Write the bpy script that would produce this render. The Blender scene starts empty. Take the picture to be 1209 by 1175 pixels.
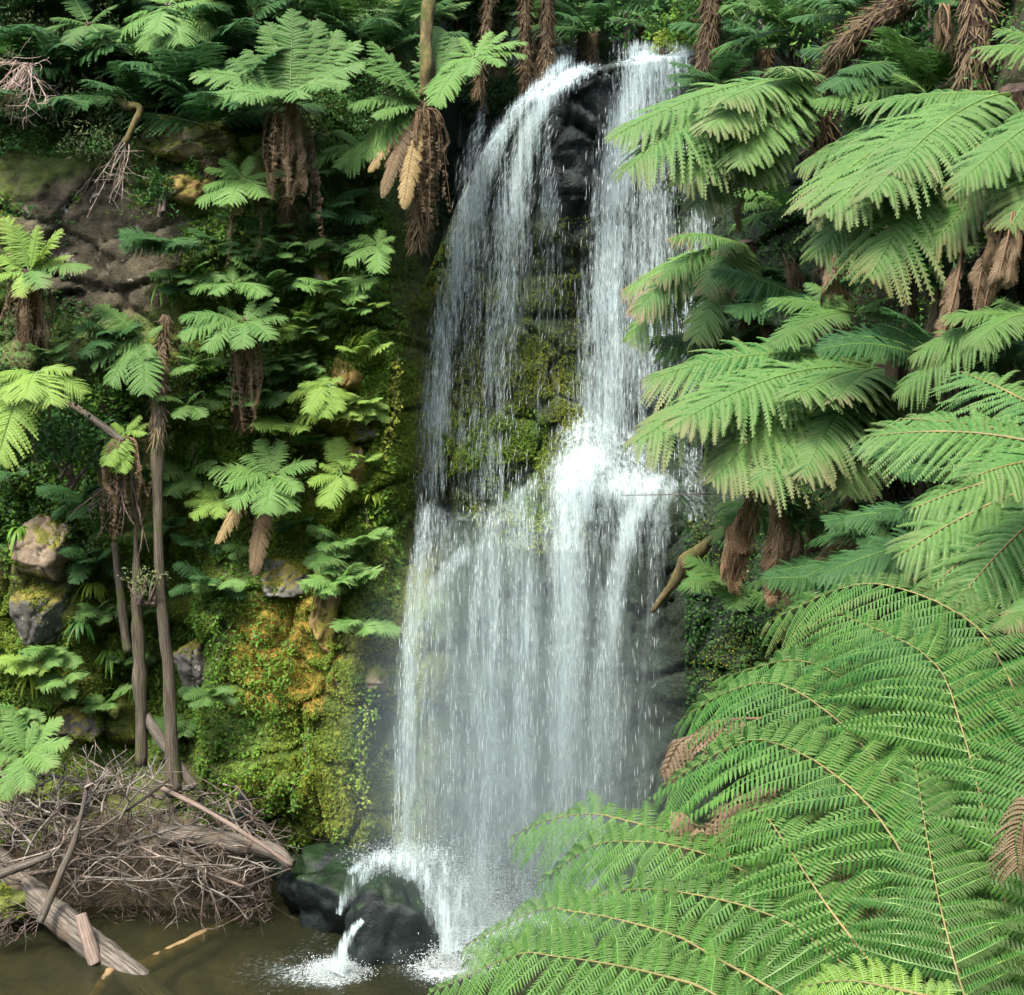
import bpy, math, random
import numpy as np
from math import radians as R
C = bpy.context.scene
random.seed(7); RNG = np.random.default_rng(11)

# ------------------------------------------------------------------ camera, sky, sun, exposure
F, W0, H0, HORIZON, CAMZ = 1614.0, 1209.0, 1175.0, 450.0, 6.8
cam = bpy.data.objects.new('camera', bpy.data.cameras.new('camera')); C.collection.objects.link(cam)
cam.location = (0, 0, CAMZ); cam.rotation_euler = (R(90), 0, 0)
cam.data.sensor_fit = 'HORIZONTAL'; cam.data.sensor_width = 36.0; cam.data.lens = 36.0*F/W0
cam.data.shift_y = -(H0/2-HORIZON)/W0
cam.data.clip_start = 0.1; cam.data.clip_end = 500
C.camera = cam
SUN_EL, SUN_AZ = 57.0, 210.0            # azimuth the light comes from, clockwise from +Y
w = bpy.data.worlds.new('World'); C.world = w; w.use_nodes = True
nt = w.node_tree; nt.nodes.clear()
sky = nt.nodes.new('ShaderNodeTexSky'); sky.sky_type = 'NISHITA'; sky.sun_disc = False
sky.sun_elevation = R(SUN_EL); sky.sun_rotation = R(SUN_AZ); sky.air_density = 1.0; sky.dust_density = 3.5; sky.ozone_density = 0.6
bg = nt.nodes.new('ShaderNodeBackground'); bg.inputs[1].default_value = 0.14
wo = nt.nodes.new('ShaderNodeOutputWorld')
nt.links.new(sky.outputs[0], bg.inputs[0]); nt.links.new(bg.outputs[0], wo.inputs[0])
sl = bpy.data.lights.new('sun', 'SUN'); sl.energy = 1.5; sl.angle = R(11); sl.color = (1.0, 0.95, 0.86)
so = bpy.data.objects.new('sun', sl); C.collection.objects.link(so)
so.rotation_euler = (R(90-SUN_EL), 0, R(180-SUN_AZ)); so.location = (-8, -10, 30)
C.view_settings.view_transform = 'Standard'; C.view_settings.look = 'None'
C.view_settings.exposure = 2.27; C.view_settings.gamma = 1.0
C.cycles.max_bounces = 7; C.cycles.diffuse_bounces = 3; C.cycles.glossy_bounces = 2
C.cycles.transparent_max_bounces = 24; C.cycles.transmission_bounces = 3; C.cycles.volume_bounces = 0
C.cycles.sample_clamp_indirect = 4.0

# ------------------------------------------------------------------ helpers
def P(px, py, Y):
    return np.array([(px-604.5)/F*Y, Y, CAMZ-(py-HORIZON)/F*Y])
def sstep(a, b, x):
    t = np.clip((np.asarray(x, float)-a)/(b-a), 0, 1); return t*t*(3-2*t)
def hsh(ix, iy, iz, seed):
    h = (ix.astype(np.int64)*374761393 + iy.astype(np.int64)*668265263 + iz.astype(np.int64)*2147483647 + seed*1274126177) & 0xffffffff
    h = ((h ^ (h >> 13))*1274126177) & 0xffffffff
    h = ((h ^ (h >> 16))*2246822519) & 0xffffffff
    return ((h ^ (h >> 15)) & 0xffffff)/float(0xffffff)
def vnoise(x, y, z, seed=0):
    x, y, z = np.broadcast_arrays(np.asarray(x, float), np.asarray(y, float), np.asarray(z, float))
    ix, iy, iz = np.floor(x), np.floor(y), np.floor(z)
    fx, fy, fz = x-ix, y-iy, z-iz
    fx, fy, fz = [f*f*(3-2*f) for f in (fx, fy, fz)]
    r = 0
    for a in (0, 1):
        for b in (0, 1):
            for c in (0, 1):
                r = r + hsh(ix+a, iy+b, iz+c, seed)*(fx if a else 1-fx)*(fy if b else 1-fy)*(fz if c else 1-fz)
    return r*2-1
def fbm(x, y, z, oct=4, seed=0):
    r, a, f = 0, 1.0, 1.0
    for o in range(oct):
        r = r + a*vnoise(x*f, y*f, z*f, seed+o*17); a *= .5; f *= 2.03
    return r/1.6
def worley(x, z, seed=0):
    """2-D cells: (random value of the nearest cell, distance to its border)"""
    ix, iz = np.floor(x), np.floor(z); zero = np.zeros_like(ix)
    f1 = np.full(x.shape, 9.); f2 = np.full(x.shape, 9.); val = np.zeros(x.shape)
    for a in (-1, 0, 1):
        for b in (-1, 0, 1):
            cx, cz = ix+a, iz+b
            qx = cx+hsh(cx, cz, zero, seed); qz = cz+hsh(cx, cz, zero+5, seed)
            d = np.hypot(qx-x, qz-z); v = hsh(cx, cz, zero+9, seed)
            f2 = np.where(d < f1, f1, np.minimum(f2, d)); val = np.where(d < f1, v, val); f1 = np.minimum(f1, d)
    return val, f2-f1

def build(name, V, faces, mats, parent=None, origin=None, midx=None, attrs=None, smooth=False):
    """ONE mesh object; faces = list of (M,k) int arrays; midx = material index per face array"""
    V = np.asarray(V, np.float64)
    o0 = np.zeros(3) if origin is None else np.asarray(origin, float)
    me = bpy.data.meshes.new(name)
    Vl = (V-o0).astype(np.float32)
    me.vertices.add(len(V)); me.vertices.foreach_set('co', Vl.ravel())
    faces = [np.asarray(f, np.int32) for f in faces]
    nl = sum(f.size for f in faces); nf = sum(len(f) for f in faces)
    me.loops.add(nl); me.loops.foreach_set('vertex_index', np.concatenate([f.ravel() for f in faces]))
    tot = np.concatenate([np.full(len(f), f.shape[1], np.int32) for f in faces])
    st = np.concatenate([[0], np.cumsum(tot)[:-1]]).astype(np.int32)
    me.polygons.add(nf); me.polygons.foreach_set('loop_start', st)
    try: me.polygons.foreach_set('loop_total', tot)
    except Exception: pass
    if midx is not None:
        me.polygons.foreach_set('material_index', np.concatenate([np.full(len(f), m, np.int32) for f, m in zip(faces, midx)]))
    me.polygons.foreach_set('use_smooth', np.full(nf, smooth, bool))
    for k, a in (attrs or {}).items():
        at = me.attributes.new(k, 'FLOAT', 'POINT'); at.data.foreach_set('value', np.asarray(a, np.float32))
    me.update(calc_edges=True)
    for m in (mats if isinstance(mats, (list, tuple)) else [mats]): me.materials.append(m)
    o = bpy.data.objects.new(name, me); C.collection.objects.link(o)
    if parent is not None: o.parent = parent
    elif origin is not None: o.location = o0
    return o
def tag(o, label=None, cat=None, group=None, kind=None):
    if label: o['label'] = label
    if cat: o['category'] = cat
    if group: o['group'] = group
    if kind: o['kind'] = kind
    return o
def thing(name, label, cat, loc, group=None):
    o = bpy.data.objects.new(name, None); C.collection.objects.link(o); o.location = loc; o.empty_display_size = .2
    return tag(o, label, cat, group)

# ------------------------------------------------------------------ materials
class NT:
    def __init__(s, name):
        s.m = bpy.data.materials.new(name); s.m.use_nodes = True; s.t = s.m.node_tree; s.t.nodes.clear()
        s.out = s.n('ShaderNodeOutputMaterial')
    def n(s, typ, **kw):
        x = s.t.nodes.new(typ)
        for k, v in kw.items(): setattr(x, k, v)
        return x
    def l(s, a, b): s.t.links.new(a, b)
    def put(s, inp, v):
        if isinstance(v, (int, float, tuple, list)):
            inp.default_value = tuple(v)+(1,) if (isinstance(v, (tuple, list)) and len(v) == 3 and inp.type == 'RGBA') else v
        else: s.l(v, inp)
    def attr(s, name): return s.n('ShaderNodeAttribute', attribute_name=name).outputs['Fac']
    def coord(s): return s.n('ShaderNodeNewGeometry').outputs['Position']
    def noise(s, scale, detail=4, rough=.55, vec=None, stretch=None, out='Fac', dist=0):
        v = vec if vec is not None else s.coord()
        if stretch:
            mp = s.n('ShaderNodeMapping'); mp.inputs['Scale'].default_value = stretch; s.l(v, mp.inputs[0]); v = mp.outputs[0]
        t = s.n('ShaderNodeTexNoise'); t.inputs['Scale'].default_value = scale; t.inputs['Detail'].default_value = detail
        t.inputs['Roughness'].default_value = rough; t.inputs['Distortion'].default_value = dist
        s.l(v, t.inputs['Vector']); return t.outputs[out]
    def ramp(s, f, a, b, c0=0., c1=1.):
        m = s.n('ShaderNodeMapRange', interpolation_type='SMOOTHSTEP')
        s.put(m.inputs[0], f)
        for i, v in zip((1, 2, 3, 4), (a, b, c0, c1)): m.inputs[i].default_value = v
        return m.outputs[0]
    def math(s, op, a, b=0., clamp=False):
        m = s.n('ShaderNodeMath', operation=op, use_clamp=clamp); s.put(m.inputs[0], a); s.put(m.inputs[1], b); return m.outputs[0]
    def mix(s, f, a, b, blend='MIX'):
        m = s.n('ShaderNodeMix', data_type='RGBA', blend_type=blend); s.put(m.inputs[0], f); s.put(m.inputs[6], a); s.put(m.inputs[7], b); return m.outputs[2]
    def bump(s, h, strength=.5, dist=.05):
        b = s.n('ShaderNodeBump'); b.inputs['Strength'].default_value = strength; b.inputs['Distance'].default_value = dist; s.l(h, b.inputs['Height']); return b.outputs[0]
    def pbsdf(s, col, rough=.6, spec=.5, normal=None):
        p = s.n('ShaderNodeBsdfPrincipled'); s.put(p.inputs['Base Color'], col); s.put(p.inputs['Roughness'], rough)
        s.put(p.inputs['Specular IOR Level'], spec)
        if normal is not None: s.l(normal, p.inputs['Normal'])
        return p.outputs[0]
    def mixs(s, f, a, b):
        m = s.n('ShaderNodeMixShader'); s.put(m.inputs[0], f); s.l(a, m.inputs[1]); s.l(b, m.inputs[2]); return m.outputs[0]
    def done(s, sh): s.l(sh, s.out.inputs['Surface']); return s.m

def leaf_mat(name, c0, c1, under=None, rough=.5, trans=.28, brown=(.22, .15, .08), spec=.12, nscale=1.3):
    g = NT(name); geo = g.n('ShaderNodeNewGeometry')
    f = g.math('MULTIPLY', geo.outputs['Random Per Island'], .55)
    f = g.math('ADD', f, g.ramp(g.noise(nscale, 2), .35, .68, 0, .5))
    f = g.math('ADD', f, g.math('MULTIPLY', g.math('SUBTRACT', g.n('ShaderNodeObjectInfo').outputs['Random'], .45), .7), True)
    col = g.mix(f, c0, c1)
    if under is not None: col = g.mix(geo.outputs['Backfacing'], col, under)
    col = g.mix(g.attr('br'), col, brown)
    p = g.pbsdf(col, rough, spec)
    tr = g.n('ShaderNodeBsdfTranslucent'); g.put(tr.inputs[0], g.mix(.5, col, tuple(min(1, c*1.5) for c in c1)))
    return g.done(g.mixs(trans, p, tr.outputs[0]))
M = {}
M['fern_fresh'] = leaf_mat('fern_fresh', (.042, .13, .022), (.125, .24, .052), (.12, .21, .065))
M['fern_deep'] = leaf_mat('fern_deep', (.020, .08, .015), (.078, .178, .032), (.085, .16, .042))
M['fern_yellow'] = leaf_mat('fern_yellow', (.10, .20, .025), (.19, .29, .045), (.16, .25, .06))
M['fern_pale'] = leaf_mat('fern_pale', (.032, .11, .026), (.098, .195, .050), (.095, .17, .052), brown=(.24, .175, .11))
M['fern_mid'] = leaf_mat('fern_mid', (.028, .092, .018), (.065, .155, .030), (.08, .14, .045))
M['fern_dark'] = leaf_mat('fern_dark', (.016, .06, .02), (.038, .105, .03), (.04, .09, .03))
M['fern_dead'] = leaf_mat('fern_dead', (.07, .05, .028), (.19, .135, .075), (.15, .11, .065), rough=.8, trans=.15, spec=.2)
M['fern_rust'] = leaf_mat('fern_rust', (.14, .09, .05), (.30, .20, .115), (.24, .16, .09), rough=.8, trans=.15, spec=.15)
M['fern_tan'] = leaf_mat('fern_tan', (.24, .18, .07), (.32, .24, .12), (.26, .2, .1), rough=.8, trans=.2, spec=.2)
M['fibre'] = leaf_mat('fibre', (.035, .026, .015), (.15, .112, .066), rough=.9, trans=.1, spec=.1)
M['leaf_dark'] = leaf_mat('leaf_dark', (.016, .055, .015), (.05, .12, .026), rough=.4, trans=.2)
M['leaf_mid'] = leaf_mat('leaf_mid', (.035, .10, .016), (.11, .21, .03), rough=.4, trans=.25)
M['leaf_bright'] = leaf_mat('leaf_bright', (.07, .15, .018), (.18, .25, .03), rough=.5, trans=.25)
M['leaf_moss'] = leaf_mat('leaf_moss', (.05, .10, .010), (.17, .185, .022), rough=.8, trans=.15, spec=.2)
M['leaf_grey'] = leaf_mat('leaf_grey', (.05, .075, .03), (.12, .14, .06), rough=.7, trans=.2)
def simple(name, c0, c1, scale, rough=.8, bumpd=.02, stretch=None, spec=.3, c2=None, s2=3):
    g = NT(name); n = g.noise(scale, 6, .65, stretch=stretch)
    col = g.mix(g.ramp(n, .35, .68), c0, c1)
    if c2 is not None: col = g.mix(g.ramp(g.noise(s2, 4, .6), .5, .62), col, c2)
    return g.done(g.pbsdf(col, rough, spec, g.bump(n, .9, bumpd)))
M['rachis'] = simple('rachis', (.10, .095, .03), (.19, .15, .055), 4, .5, .002)
M['costa'] = simple('costa', (.07, .15, .03), (.13, .2, .05), 4, .5, .002)
M['rachis_dark'] = simple('rachis_dark', (.10, .10, .03), (.16, .12, .05), 4, .5, .002)
M['rachis_dead'] = simple('rachis_dead', (.10, .06, .03), (.19, .12, .07), 6, .8, .002)
M['fern_trunk'] = simple('fern_trunk', (.015, .010, .007), (.07, .045, .03), 14, .95, .05, (1, 1, .35))
M['bark_grey'] = simple('bark_grey', (.09, .075, .055), (.25, .215, .165), 9, .85, .02, (1.6, 1.6, .18), c2=(.10, .11, .05))
M['bark_moss'] = simple('bark_moss', (.045, .038, .016), (.14, .11, .04), 9, .9, .03, (1, 1, .4), c2=(.05, .06, .012))
def wood(name, c0, c1, c2, k=(2.2, 2.2, .9), bd=.02):
    g = NT(name); cv = g.n('ShaderNodeCombineXYZ')
    for i, a in enumerate(('ax', 'ay', 'al')): g.l(g.attr(a), cv.inputs[i])
    n = g.noise(3.2, 7, .68, vec=cv.outputs[0], stretch=k); n2 = g.noise(3, 4, .6); n3 = g.noise(24, 4, .7)
    col = g.mix(g.ramp(n, .36, .66), c0, c1); col = g.mix(g.ramp(n2, .5, .66, 0, .8), col, c2)
    return g.done(g.pbsdf(col, .85, .2, g.bump(g.math('ADD', n, g.math('MULTIPLY', n3, .3)), 1., bd)))
M['wood_grey'] = wood('wood_grey', (.03, .026, .021), (.165, .145, .115), (.09, .068, .046))
M['wood_pink'] = wood('wood_pink', (.12, .088, .068), (.31, .245, .20), (.18, .14, .11))
M['wood_bark'] = wood('wood_bark', (.02, .017, .012), (.12, .10, .07), (.055, .07, .018))
M['drift'] = simple('drift', (.10, .08, .065), (.33, .28, .23), 8, .8, .012, (.8, .8, .8), c2=(.17, .12, .085), s2=2)
M['drift_pink'] = simple('drift_pink', (.28, .2, .15), (.42, .33, .27), 10, .8, .012, (1, 1, 1))
M['twig'] = simple('twig', (.035, .027, .021), (.13, .10, .078), 6, .85, .006)
M['grey_twig'] = simple('grey_twig', (.055, .05, .042), (.20, .18, .15), 6, .85, .006)
M['twig_dark'] = simple('twig_dark', (.03, .023, .018), (.12, .095, .072), 6, .85, .006)
M['sunken'] = simple('sunken', (.12, .08, .036), (.22, .15, .07), 6, .8, .01)

def rock_mat(name, c0, c1, lichen=None, moss=None, mossh=.5, rough=.75, wet=False):
    g = NT(name); n1 = g.noise(1.7, 6, .6); n2 = g.noise(11, 6, .7)
    col = g.mix(g.ramp(n1, .33, .66), c0, c1); col = g.mix(g.ramp(n2, .4, .75, 0, .45), col, tuple(c*.45 for c in c0))
    if lichen: col = g.mix(g.ramp(g.noise(4.2, 4, .62), .60, .66), col, lichen)
    if moss:
        nz = g.n('ShaderNodeSeparateXYZ'); g.l(g.n('ShaderNodeNewGeometry').outputs['Normal'], nz.inputs[0])
        f = g.math('ADD', g.math('MULTIPLY', nz.outputs[2], .25), g.noise(2.3, 5, .65))
        col = g.mix(g.ramp(f, mossh, mossh+.12), col, g.mix(g.ramp(g.noise(6, 4), .4, .6), moss, tuple(c*.5 for c in moss)))
    h = g.math('ADD', n1, g.math('MULTIPLY', n2, .4))
    return g.done(g.pbsdf(col, rough, .14 if wet else .3, g.bump(h, .9, .06)))
M['rock_tan'] = rock_mat('rock_tan', (.12, .092, .06), (.27, .21, .145), (.26, .24, .18), (.14, .14, .02), .60)
M['rock_grey'] = rock_mat('rock_grey', (.045, .045, .038), (.135, .13, .11), (.26, .25, .22), (.15, .13, .02), .55)
M['rock_yellow'] = rock_mat('rock_yellow', (.13, .09, .035), (.27, .185, .06), (.20, .19, .15), (.16, .15, .02), .50)
M['rock_moss'] = rock_mat('rock_moss', (.05, .045, .025), (.12, .10, .05), None, (.09, .115, .016), .40)
M['rock_wet'] = rock_mat('rock_wet', (.003, .005, .005), (.013, .019, .018), None, (.012, .026, .010), .62, .40, True)

# the cliff: masks for wet rock, moss, ochre and bare grey come from where those stand on the real face
g = NT('cliff_rock')
n1 = g.noise(1.3, 7, .62); n2 = g.noise(9, 6, .68); n3 = g.noise(30, 4, .7); nst = g.noise(5, 5, .6, stretch=(1, 1, .12))
rock = g.mix(g.ramp(n1, .35, .65), (.075, .06, .04), (.20, .155, .10))
bare = g.mix(g.ramp(n1, .38, .62), (.040, .035, .022), (.125, .108, .07))
bare = g.mix(g.ramp(g.noise(4.4, 6, .7), .60, .66), bare, (.27, .26, .225))
rock = g.mix(g.attr('bare'), rock, bare)
ochre = g.mix(g.ramp(n2, .4, .62), (.14, .085, .018), (.31, .205, .038))
mossc = g.mix(g.ramp(n2, .36, .66), (.022, .036, .008), (.11, .125, .018)); mossc = g.mix(g.ramp(g.noise(.9, 3), .4, .6), mossc, (.075, .12, .025))
fm = g.ramp(g.math('ADD', g.attr('moss'), g.math('ADD', g.math('MULTIPLY', n1, .6), g.math('MULTIPLY', n2, .5))), .80, 1.12)
fy = g.ramp(g.math('ADD', g.attr('ochre'), g.math('ADD', g.math('MULTIPLY', nst, .5), g.math('MULTIPLY', n2, .5))), .92, 1.12)
col = g.mix(fm, rock, mossc); col = g.mix(fy, col, ochre)
wetc = g.mix(g.ramp(nst, .4, .65), (.003, .006, .006), (.015, .024, .021)); wetc = g.mix(g.math('MULTIPLY', fm, .6), wetc, (.016, .034, .010))
fw = g.attr('wet'); col = g.mix(fw, col, wetc)
h = g.math('ADD', n1, g.math('ADD', g.math('MULTIPLY', n2, .45), g.math('MULTIPLY', n3, .25)))
M['cliff'] = g.done(g.pbsdf(col, g.ramp(fw, 0, 1, .85, .42), g.ramp(fw, 0, 1, .2, .3), g.bump(h, 1., .10)))

g = NT('bank_earth'); n1 = g.noise(2, 6, .65); n2 = g.noise(12, 5, .7)
col = g.mix(g.ramp(n1, .4, .62), (.012, .02, .008), (.05, .04, .02)); col = g.mix(g.ramp(n2, .5, .7, 0, .7), col, (.035, .06, .012))
M['earth'] = g.done(g.pbsdf(col, .9, .2, g.bump(n2, 1, .06)))

M['shore'] = simple('shore_mud', (.03, .026, .014), (.085, .065, .034), 4, .9, .04)
# falling water: white scattering streaks, open between them
g = NT('falling_water'); pos = g.coord()
sA = g.noise(9, 3, .6, stretch=(1.6, .6, .10)); sB = g.noise(26, 3, .65, stretch=(1.7, .6, .13)); sC = g.noise(60, 2, .6, stretch=(1.5, .8, .22))
s = g.math('ADD', g.math('MULTIPLY', sA, .45), g.math('ADD', g.math('MULTIPLY', sB, .40), g.math('MULTIPLY', sC, .28)))
d = g.attr('dens')
a = g.math('ADD', g.math('MULTIPLY', g.math('SUBTRACT', s, .565), g.attr('con')), d)
a = g.math('MULTIPLY', g.ramp(a, .18, 1.05), g.ramp(d, 0.0, .25))
a = g.math('MULTIPLY', a, .93)
df = g.n('ShaderNodeBsdfDiffuse'); df.inputs[0].default_value = (.49, .60, .61, 1)
tl = g.n('ShaderNodeBsdfTranslucent'); tl.inputs[0].default_value = (.48, .60, .61, 1)
tp = g.n('ShaderNodeBsdfTransparent')
M['water_fall'] = g.done(g.mixs(a, tp.outputs[0], g.mixs(.35, df.outputs[0], tl.outputs[0])))
g = NT('water_drops'); df = g.n('ShaderNodeBsdfDiffuse'); df.inputs[0].default_value = (.56, .62, .61, 1)
tl = g.n('ShaderNodeBsdfTranslucent'); tl.inputs[0].default_value = (.56, .62, .61, 1)
M['water_drop'] = g.done(g.mixs(.4, df.outputs[0], tl.outputs[0]))
g = NT('pool_water'); n = g.noise(3.2, 4, .6, stretch=(1, 1.6, 1)); n2 = g.noise(14, 3, .6); foam = g.attr('foam')
h = g.math('ADD', n, g.math('MULTIPLY', n2, g.math('ADD', g.math('MULTIPLY', foam, 1.6), .22)))
nb = g.bump(h, .5, .06)
ff = g.ramp(g.math('ADD', foam, g.math('MULTIPLY', g.math('SUBTRACT', g.noise(18, 5, .7), .5), 1.6)), .35, 1.1)
col = g.mix(ff, (.032, .036, .019), (.5, .58, .57))
pb = g.pbsdf(col, g.ramp(ff, 0, 1, .06, .6), .5, nb)
tp = g.n('ShaderNodeBsdfTransparent'); tp.inputs[0].default_value = (.52, .52, .36, 1)
M['pool'] = g.done(g.mixs(g.math('MAXIMUM', g.math('MULTIPLY', ff, 1.), .36), tp.outputs[0], pb))

# ------------------------------------------------------------------ the setting: cliff, right bank, pool
def ledge(X): return np.interp(X, [-2.2, -1.6, -.9, -.5, -.1, .35, .7, 1.1, 1.7, 2.3, 2.8], [3.2, 4.0, 4.3, 4.55, 4.4, 5.1, 5.75, 5.85, 5.55, 5.5, 5.2])
def lip(X): return np.interp(X, [-1.4, -.9, -.4, 0., .35, 1.0, 1.6, 2.6, 4], [8.2, 9.4, 10.4, 11.0, 11.3, 11.55, 11.7, 11.85, 12.2])
def D(X, Z, detail=True):
    X = np.asarray(X, float); Z = np.asarray(Z, float)
    fall = sstep(-1.75, -1.15, X)*(1-sstep(2.7, 3.6, X))
    # left face
    top = 9.9+.5*vnoise(X*.5, 0, 0, 3)
    yl = 19.4 + np.maximum(0, Z-top)*.75 + .35*vnoise(X*.55, 1.3, Z*.5, 5)
    yl = yl - .75*sstep(-4.7, -4.0, X)*sstep(4.9, 3.6, Z)*(1-sstep(-2.2, -1.5, X)*.5)       # ochre buttress by the pool
    yl = yl + .7*sstep(-4.3, -4.8, X)*sstep(-6.4, -5.6, X)*sstep(5, 4, Z)                      # dark recess behind the two trunks
    yl = yl - 1.3*sstep(2.2, 0, Z)*sstep(-3.8, -5.5, X)                                        # foot of the slope
    yl = yl - .5*sstep(7.6, 7.0, Z)*sstep(-3.2, -5, X) + .5*sstep(6.6, 5.6, Z)*sstep(-3.2, -5, X)
    yl = yl - .35*sstep(-2.7, -1.8, X)*sstep(9, 7, Z)
    # face behind the water
    zl, zt = ledge(X), lip(X)
    yu = 20.1 + .12*(X-.5)**2*.3 + 8*sstep(zt-.25, zt+.7, Z) + np.maximum(0, Z-zt-.2)*.8 - .45*sstep(2.3, 3.2, X)*sstep(11.8, 11.2, Z)
    yu = yu - .45*sstep(.0, .5, X)*sstep(1.7, 1.0, X)*sstep(zt, zt-.5, Z)*sstep(zt-3.2, zt-1.2, Z)    # dark rock nose between the two strands
    step = sstep(zl-.5, zl+.55, Z)
    yf = (17.75+.15*vnoise(X*.9, 0, Z*.6, 8)+.10*(Z))*(1-step) + yu*step
    y = yl*(1-fall)+yf*fall
    if detail:
        val, edge = worley(X*.95+.35*vnoise(X, 0, Z, 2), Z*1.25+.3*vnoise(X, 4, Z, 4), 21)
        v2, e2 = worley(X*2.6+.3*vnoise(X*2, 1, Z*2, 6), Z*3.1, 33)
        roughk = (1-.45*fall*sstep(zl, zl-.6, Z))*(1-.30*sstep(-3.7, -4.3, X)*sstep(-7.2, -6.6, X)*sstep(7.2, 7.6, Z)*sstep(10.4, 9.8, Z))
        y = y + roughk*(.34*(val-.5)+.16*sstep(.12, 0, edge)+.16*(v2-.5)+.05*sstep(.1, 0, e2))
        y = y + .22*fbm(X*1.4, 3, Z*1.4, 5, 40)*roughk
    return y
xs = np.linspace(-13.5, 5.2, 400); zs = np.linspace(-1.8, 20, 440)
XX, ZZ = np.meshgrid(xs, zs); YY = D(XX, ZZ)
V = np.stack([XX, YY, ZZ], -1).reshape(-1, 3)
def gridf(nr, nc):
    i = np.arange(nr*nc).reshape(nr, nc)
    return np.stack([i[:-1, :-1], i[:-1, 1:], i[1:, 1:], i[1:, :-1]], -1).reshape(-1, 4)
ppx = 604.5+XX/YY*F; ppy = HORIZON-(ZZ-CAMZ)/YY*F
def blob(cx, cy, rx, ry, soft=.5): return 1-sstep(1-soft, 1, np.hypot((ppx-cx)/rx, (ppy-cy)/ry))
wet = np.clip(sstep(480, 545, ppx+12*fbm(XX*2, 0, ZZ*2, 3, 9))*1.0, 0, 1)
wet = np.maximum(wet, blob(450, 900, 60, 180)); wet = wet*(1-.5*blob(610, 440, 75, 190, .7)); wet = np.maximum(wet, sstep(.7, .1, ZZ))
bare = np.clip(blob(120, 290, 140, 110)*1.1+blob(50, 680, 60, 90)+blob(240, 790, 40, 50), 0, 1)
och = np.clip(.35*blob(350, 800, 130, 200, .9)+.62*blob(330, 760, 110, 120, .8)+.55*blob(410, 480, 60, 120, .8)+.35*blob(230, 260, 60, 90)+.45*blob(450, 330, 45, 120, .8)+.3*blob(20, 760, 60, 90)+.3*blob(380, 330, 40, 60), 0, 1)
mos = np.clip(.50+.25*blob(430, 560, 80, 200)+.25*blob(340, 880, 130, 130)+.3*blob(80, 820, 130, 90)+.3*blob(610, 430, 90, 190, .6)-.5*blob(120, 290, 130, 100)-.6*blob(690, 170, 60, 130), 0, 1)
cliff = build('cliff', V, [gridf(440, 400)], M['cliff'], attrs={'wet': wet.ravel(), 'bare': bare.ravel(), 'ochre': och.ravel(), 'moss': mos.ravel()}, smooth=True)
tag(cliff, kind='structure')
def surfY(px, py, off=0.):
    Y = 19.5
    for _ in range(12):
        p = P(px, py, Y); Y = .5*Y+.5*min(float(D(p[0], p[2], False)), 20.6 if 470 < px < 900 else 99)
    return Y-off

def XW(Y, Z):   # right bank, running from beside the fall towards the viewer
    Y = np.asarray(Y, float); Z = np.asarray(Z, float)
    x = 3.35+.055*(Y-8)+.16*(Z-5) - np.maximum(0, 4.2-Z)*.95*sstep(12, 7, Y)
    x = x+.30*fbm(Y*.9, Z*.9, 2, 4, 61)+.10*fbm(Y*4, Z*4, 2, 3, 71)
    return x
ys = np.linspace(1.5, 23.5, 260); zs2 = np.linspace(-1.5, 17, 220)
YB, ZB = np.meshgrid(ys, zs2); XB = XW(YB, ZB)
bank = build('bank', np.stack([XB, YB, ZB], -1).reshape(-1, 3), [gridf(220, 260)], M['earth'], smooth=True); tag(bank, kind='structure')

# pool surface and its bed
xs3 = np.linspace(-16, 4, 260); ys3 = np.linspace(-6, 21, 300); X3, Y3 = np.meshgrid(xs3, ys3)
px3 = 604.5+X3/np.maximum(Y3, 1)*F; py3 = HORIZON+CAMZ/np.maximum(Y3, 1)*F
bx, by = P(470, 1130, 16.2)[:2]
foam = np.clip(1.05*np.exp(-((X3+.55)/.95)**2-((Y3-17.3)/.85)**2)+1.3*np.exp(-((X3+2.1)/.36)**2-((Y3-15.65)/.30)**2)+.5*np.exp(-((X3+2.6)/.8)**2-((Y3-15.6)/.6)**2)+.35*np.exp(-((X3+2.2)/1.2)**2-((Y3-16.6)/1.1)**2)
               + 1.2*np.exp(-((X3+.7)/.5)**2-((Y3-15.9)/.5)**2)+.7*np.exp(-((X3-1.2)/1.2)**2-((Y3-17.3)/.8)**2), 0, 1)
foam = foam*(.75+.5*fbm(X3*2.5, Y3*2.5, 0, 3, 5))
pool = build('pool_water', np.stack([X3, Y3, 0*X3+.012*vnoise(X3*2, Y3*2, 0, 7)*1.], -1).reshape(-1, 3), [gridf(300, 260)], M['pool'], attrs={'foam': np.clip(foam, 0, 1).ravel()}, smooth=True)
tag(pool, kind='structure')
bedz = -.85-.25*fbm(X3*.6, Y3*.6, 1, 4, 90)
bed = build('ground', np.stack([X3*20, Y3*1.2-3, bedz], -1).reshape(-1, 3), [gridf(300, 260)], simple('silt', (.035, .03, .015), (.09, .068, .034), 3, .9, .03), smooth=True); tag(bed, kind='structure')

# unseen wooded slope behind the camera, added to block low frontal sky light
xh = np.linspace(-60, 60, 160); yh = np.linspace(-60, -5, 90); XH, YH = np.meshgrid(xh, yh)
ZH = -1+.95*np.maximum(0, -6-YH)+2.2*fbm(XH*.12, YH*.12, 0, 4, 12)+1.2*fbm(XH*.9, YH*.9, 0, 3, 14)*sstep(-6, -10, YH)
hill = build('unseen_shade_hill', np.stack([XH, YH, np.minimum(ZH, 26+2*fbm(XH*.3, YH*.3, 1, 3, 3))], -1).reshape(-1, 3), [gridf(90, 160)], simple('shade_hill_green', (.012, .03, .01), (.045, .085, .025), 1.2, .95, .3), smooth=True); tag(hill, kind='structure')

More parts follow.
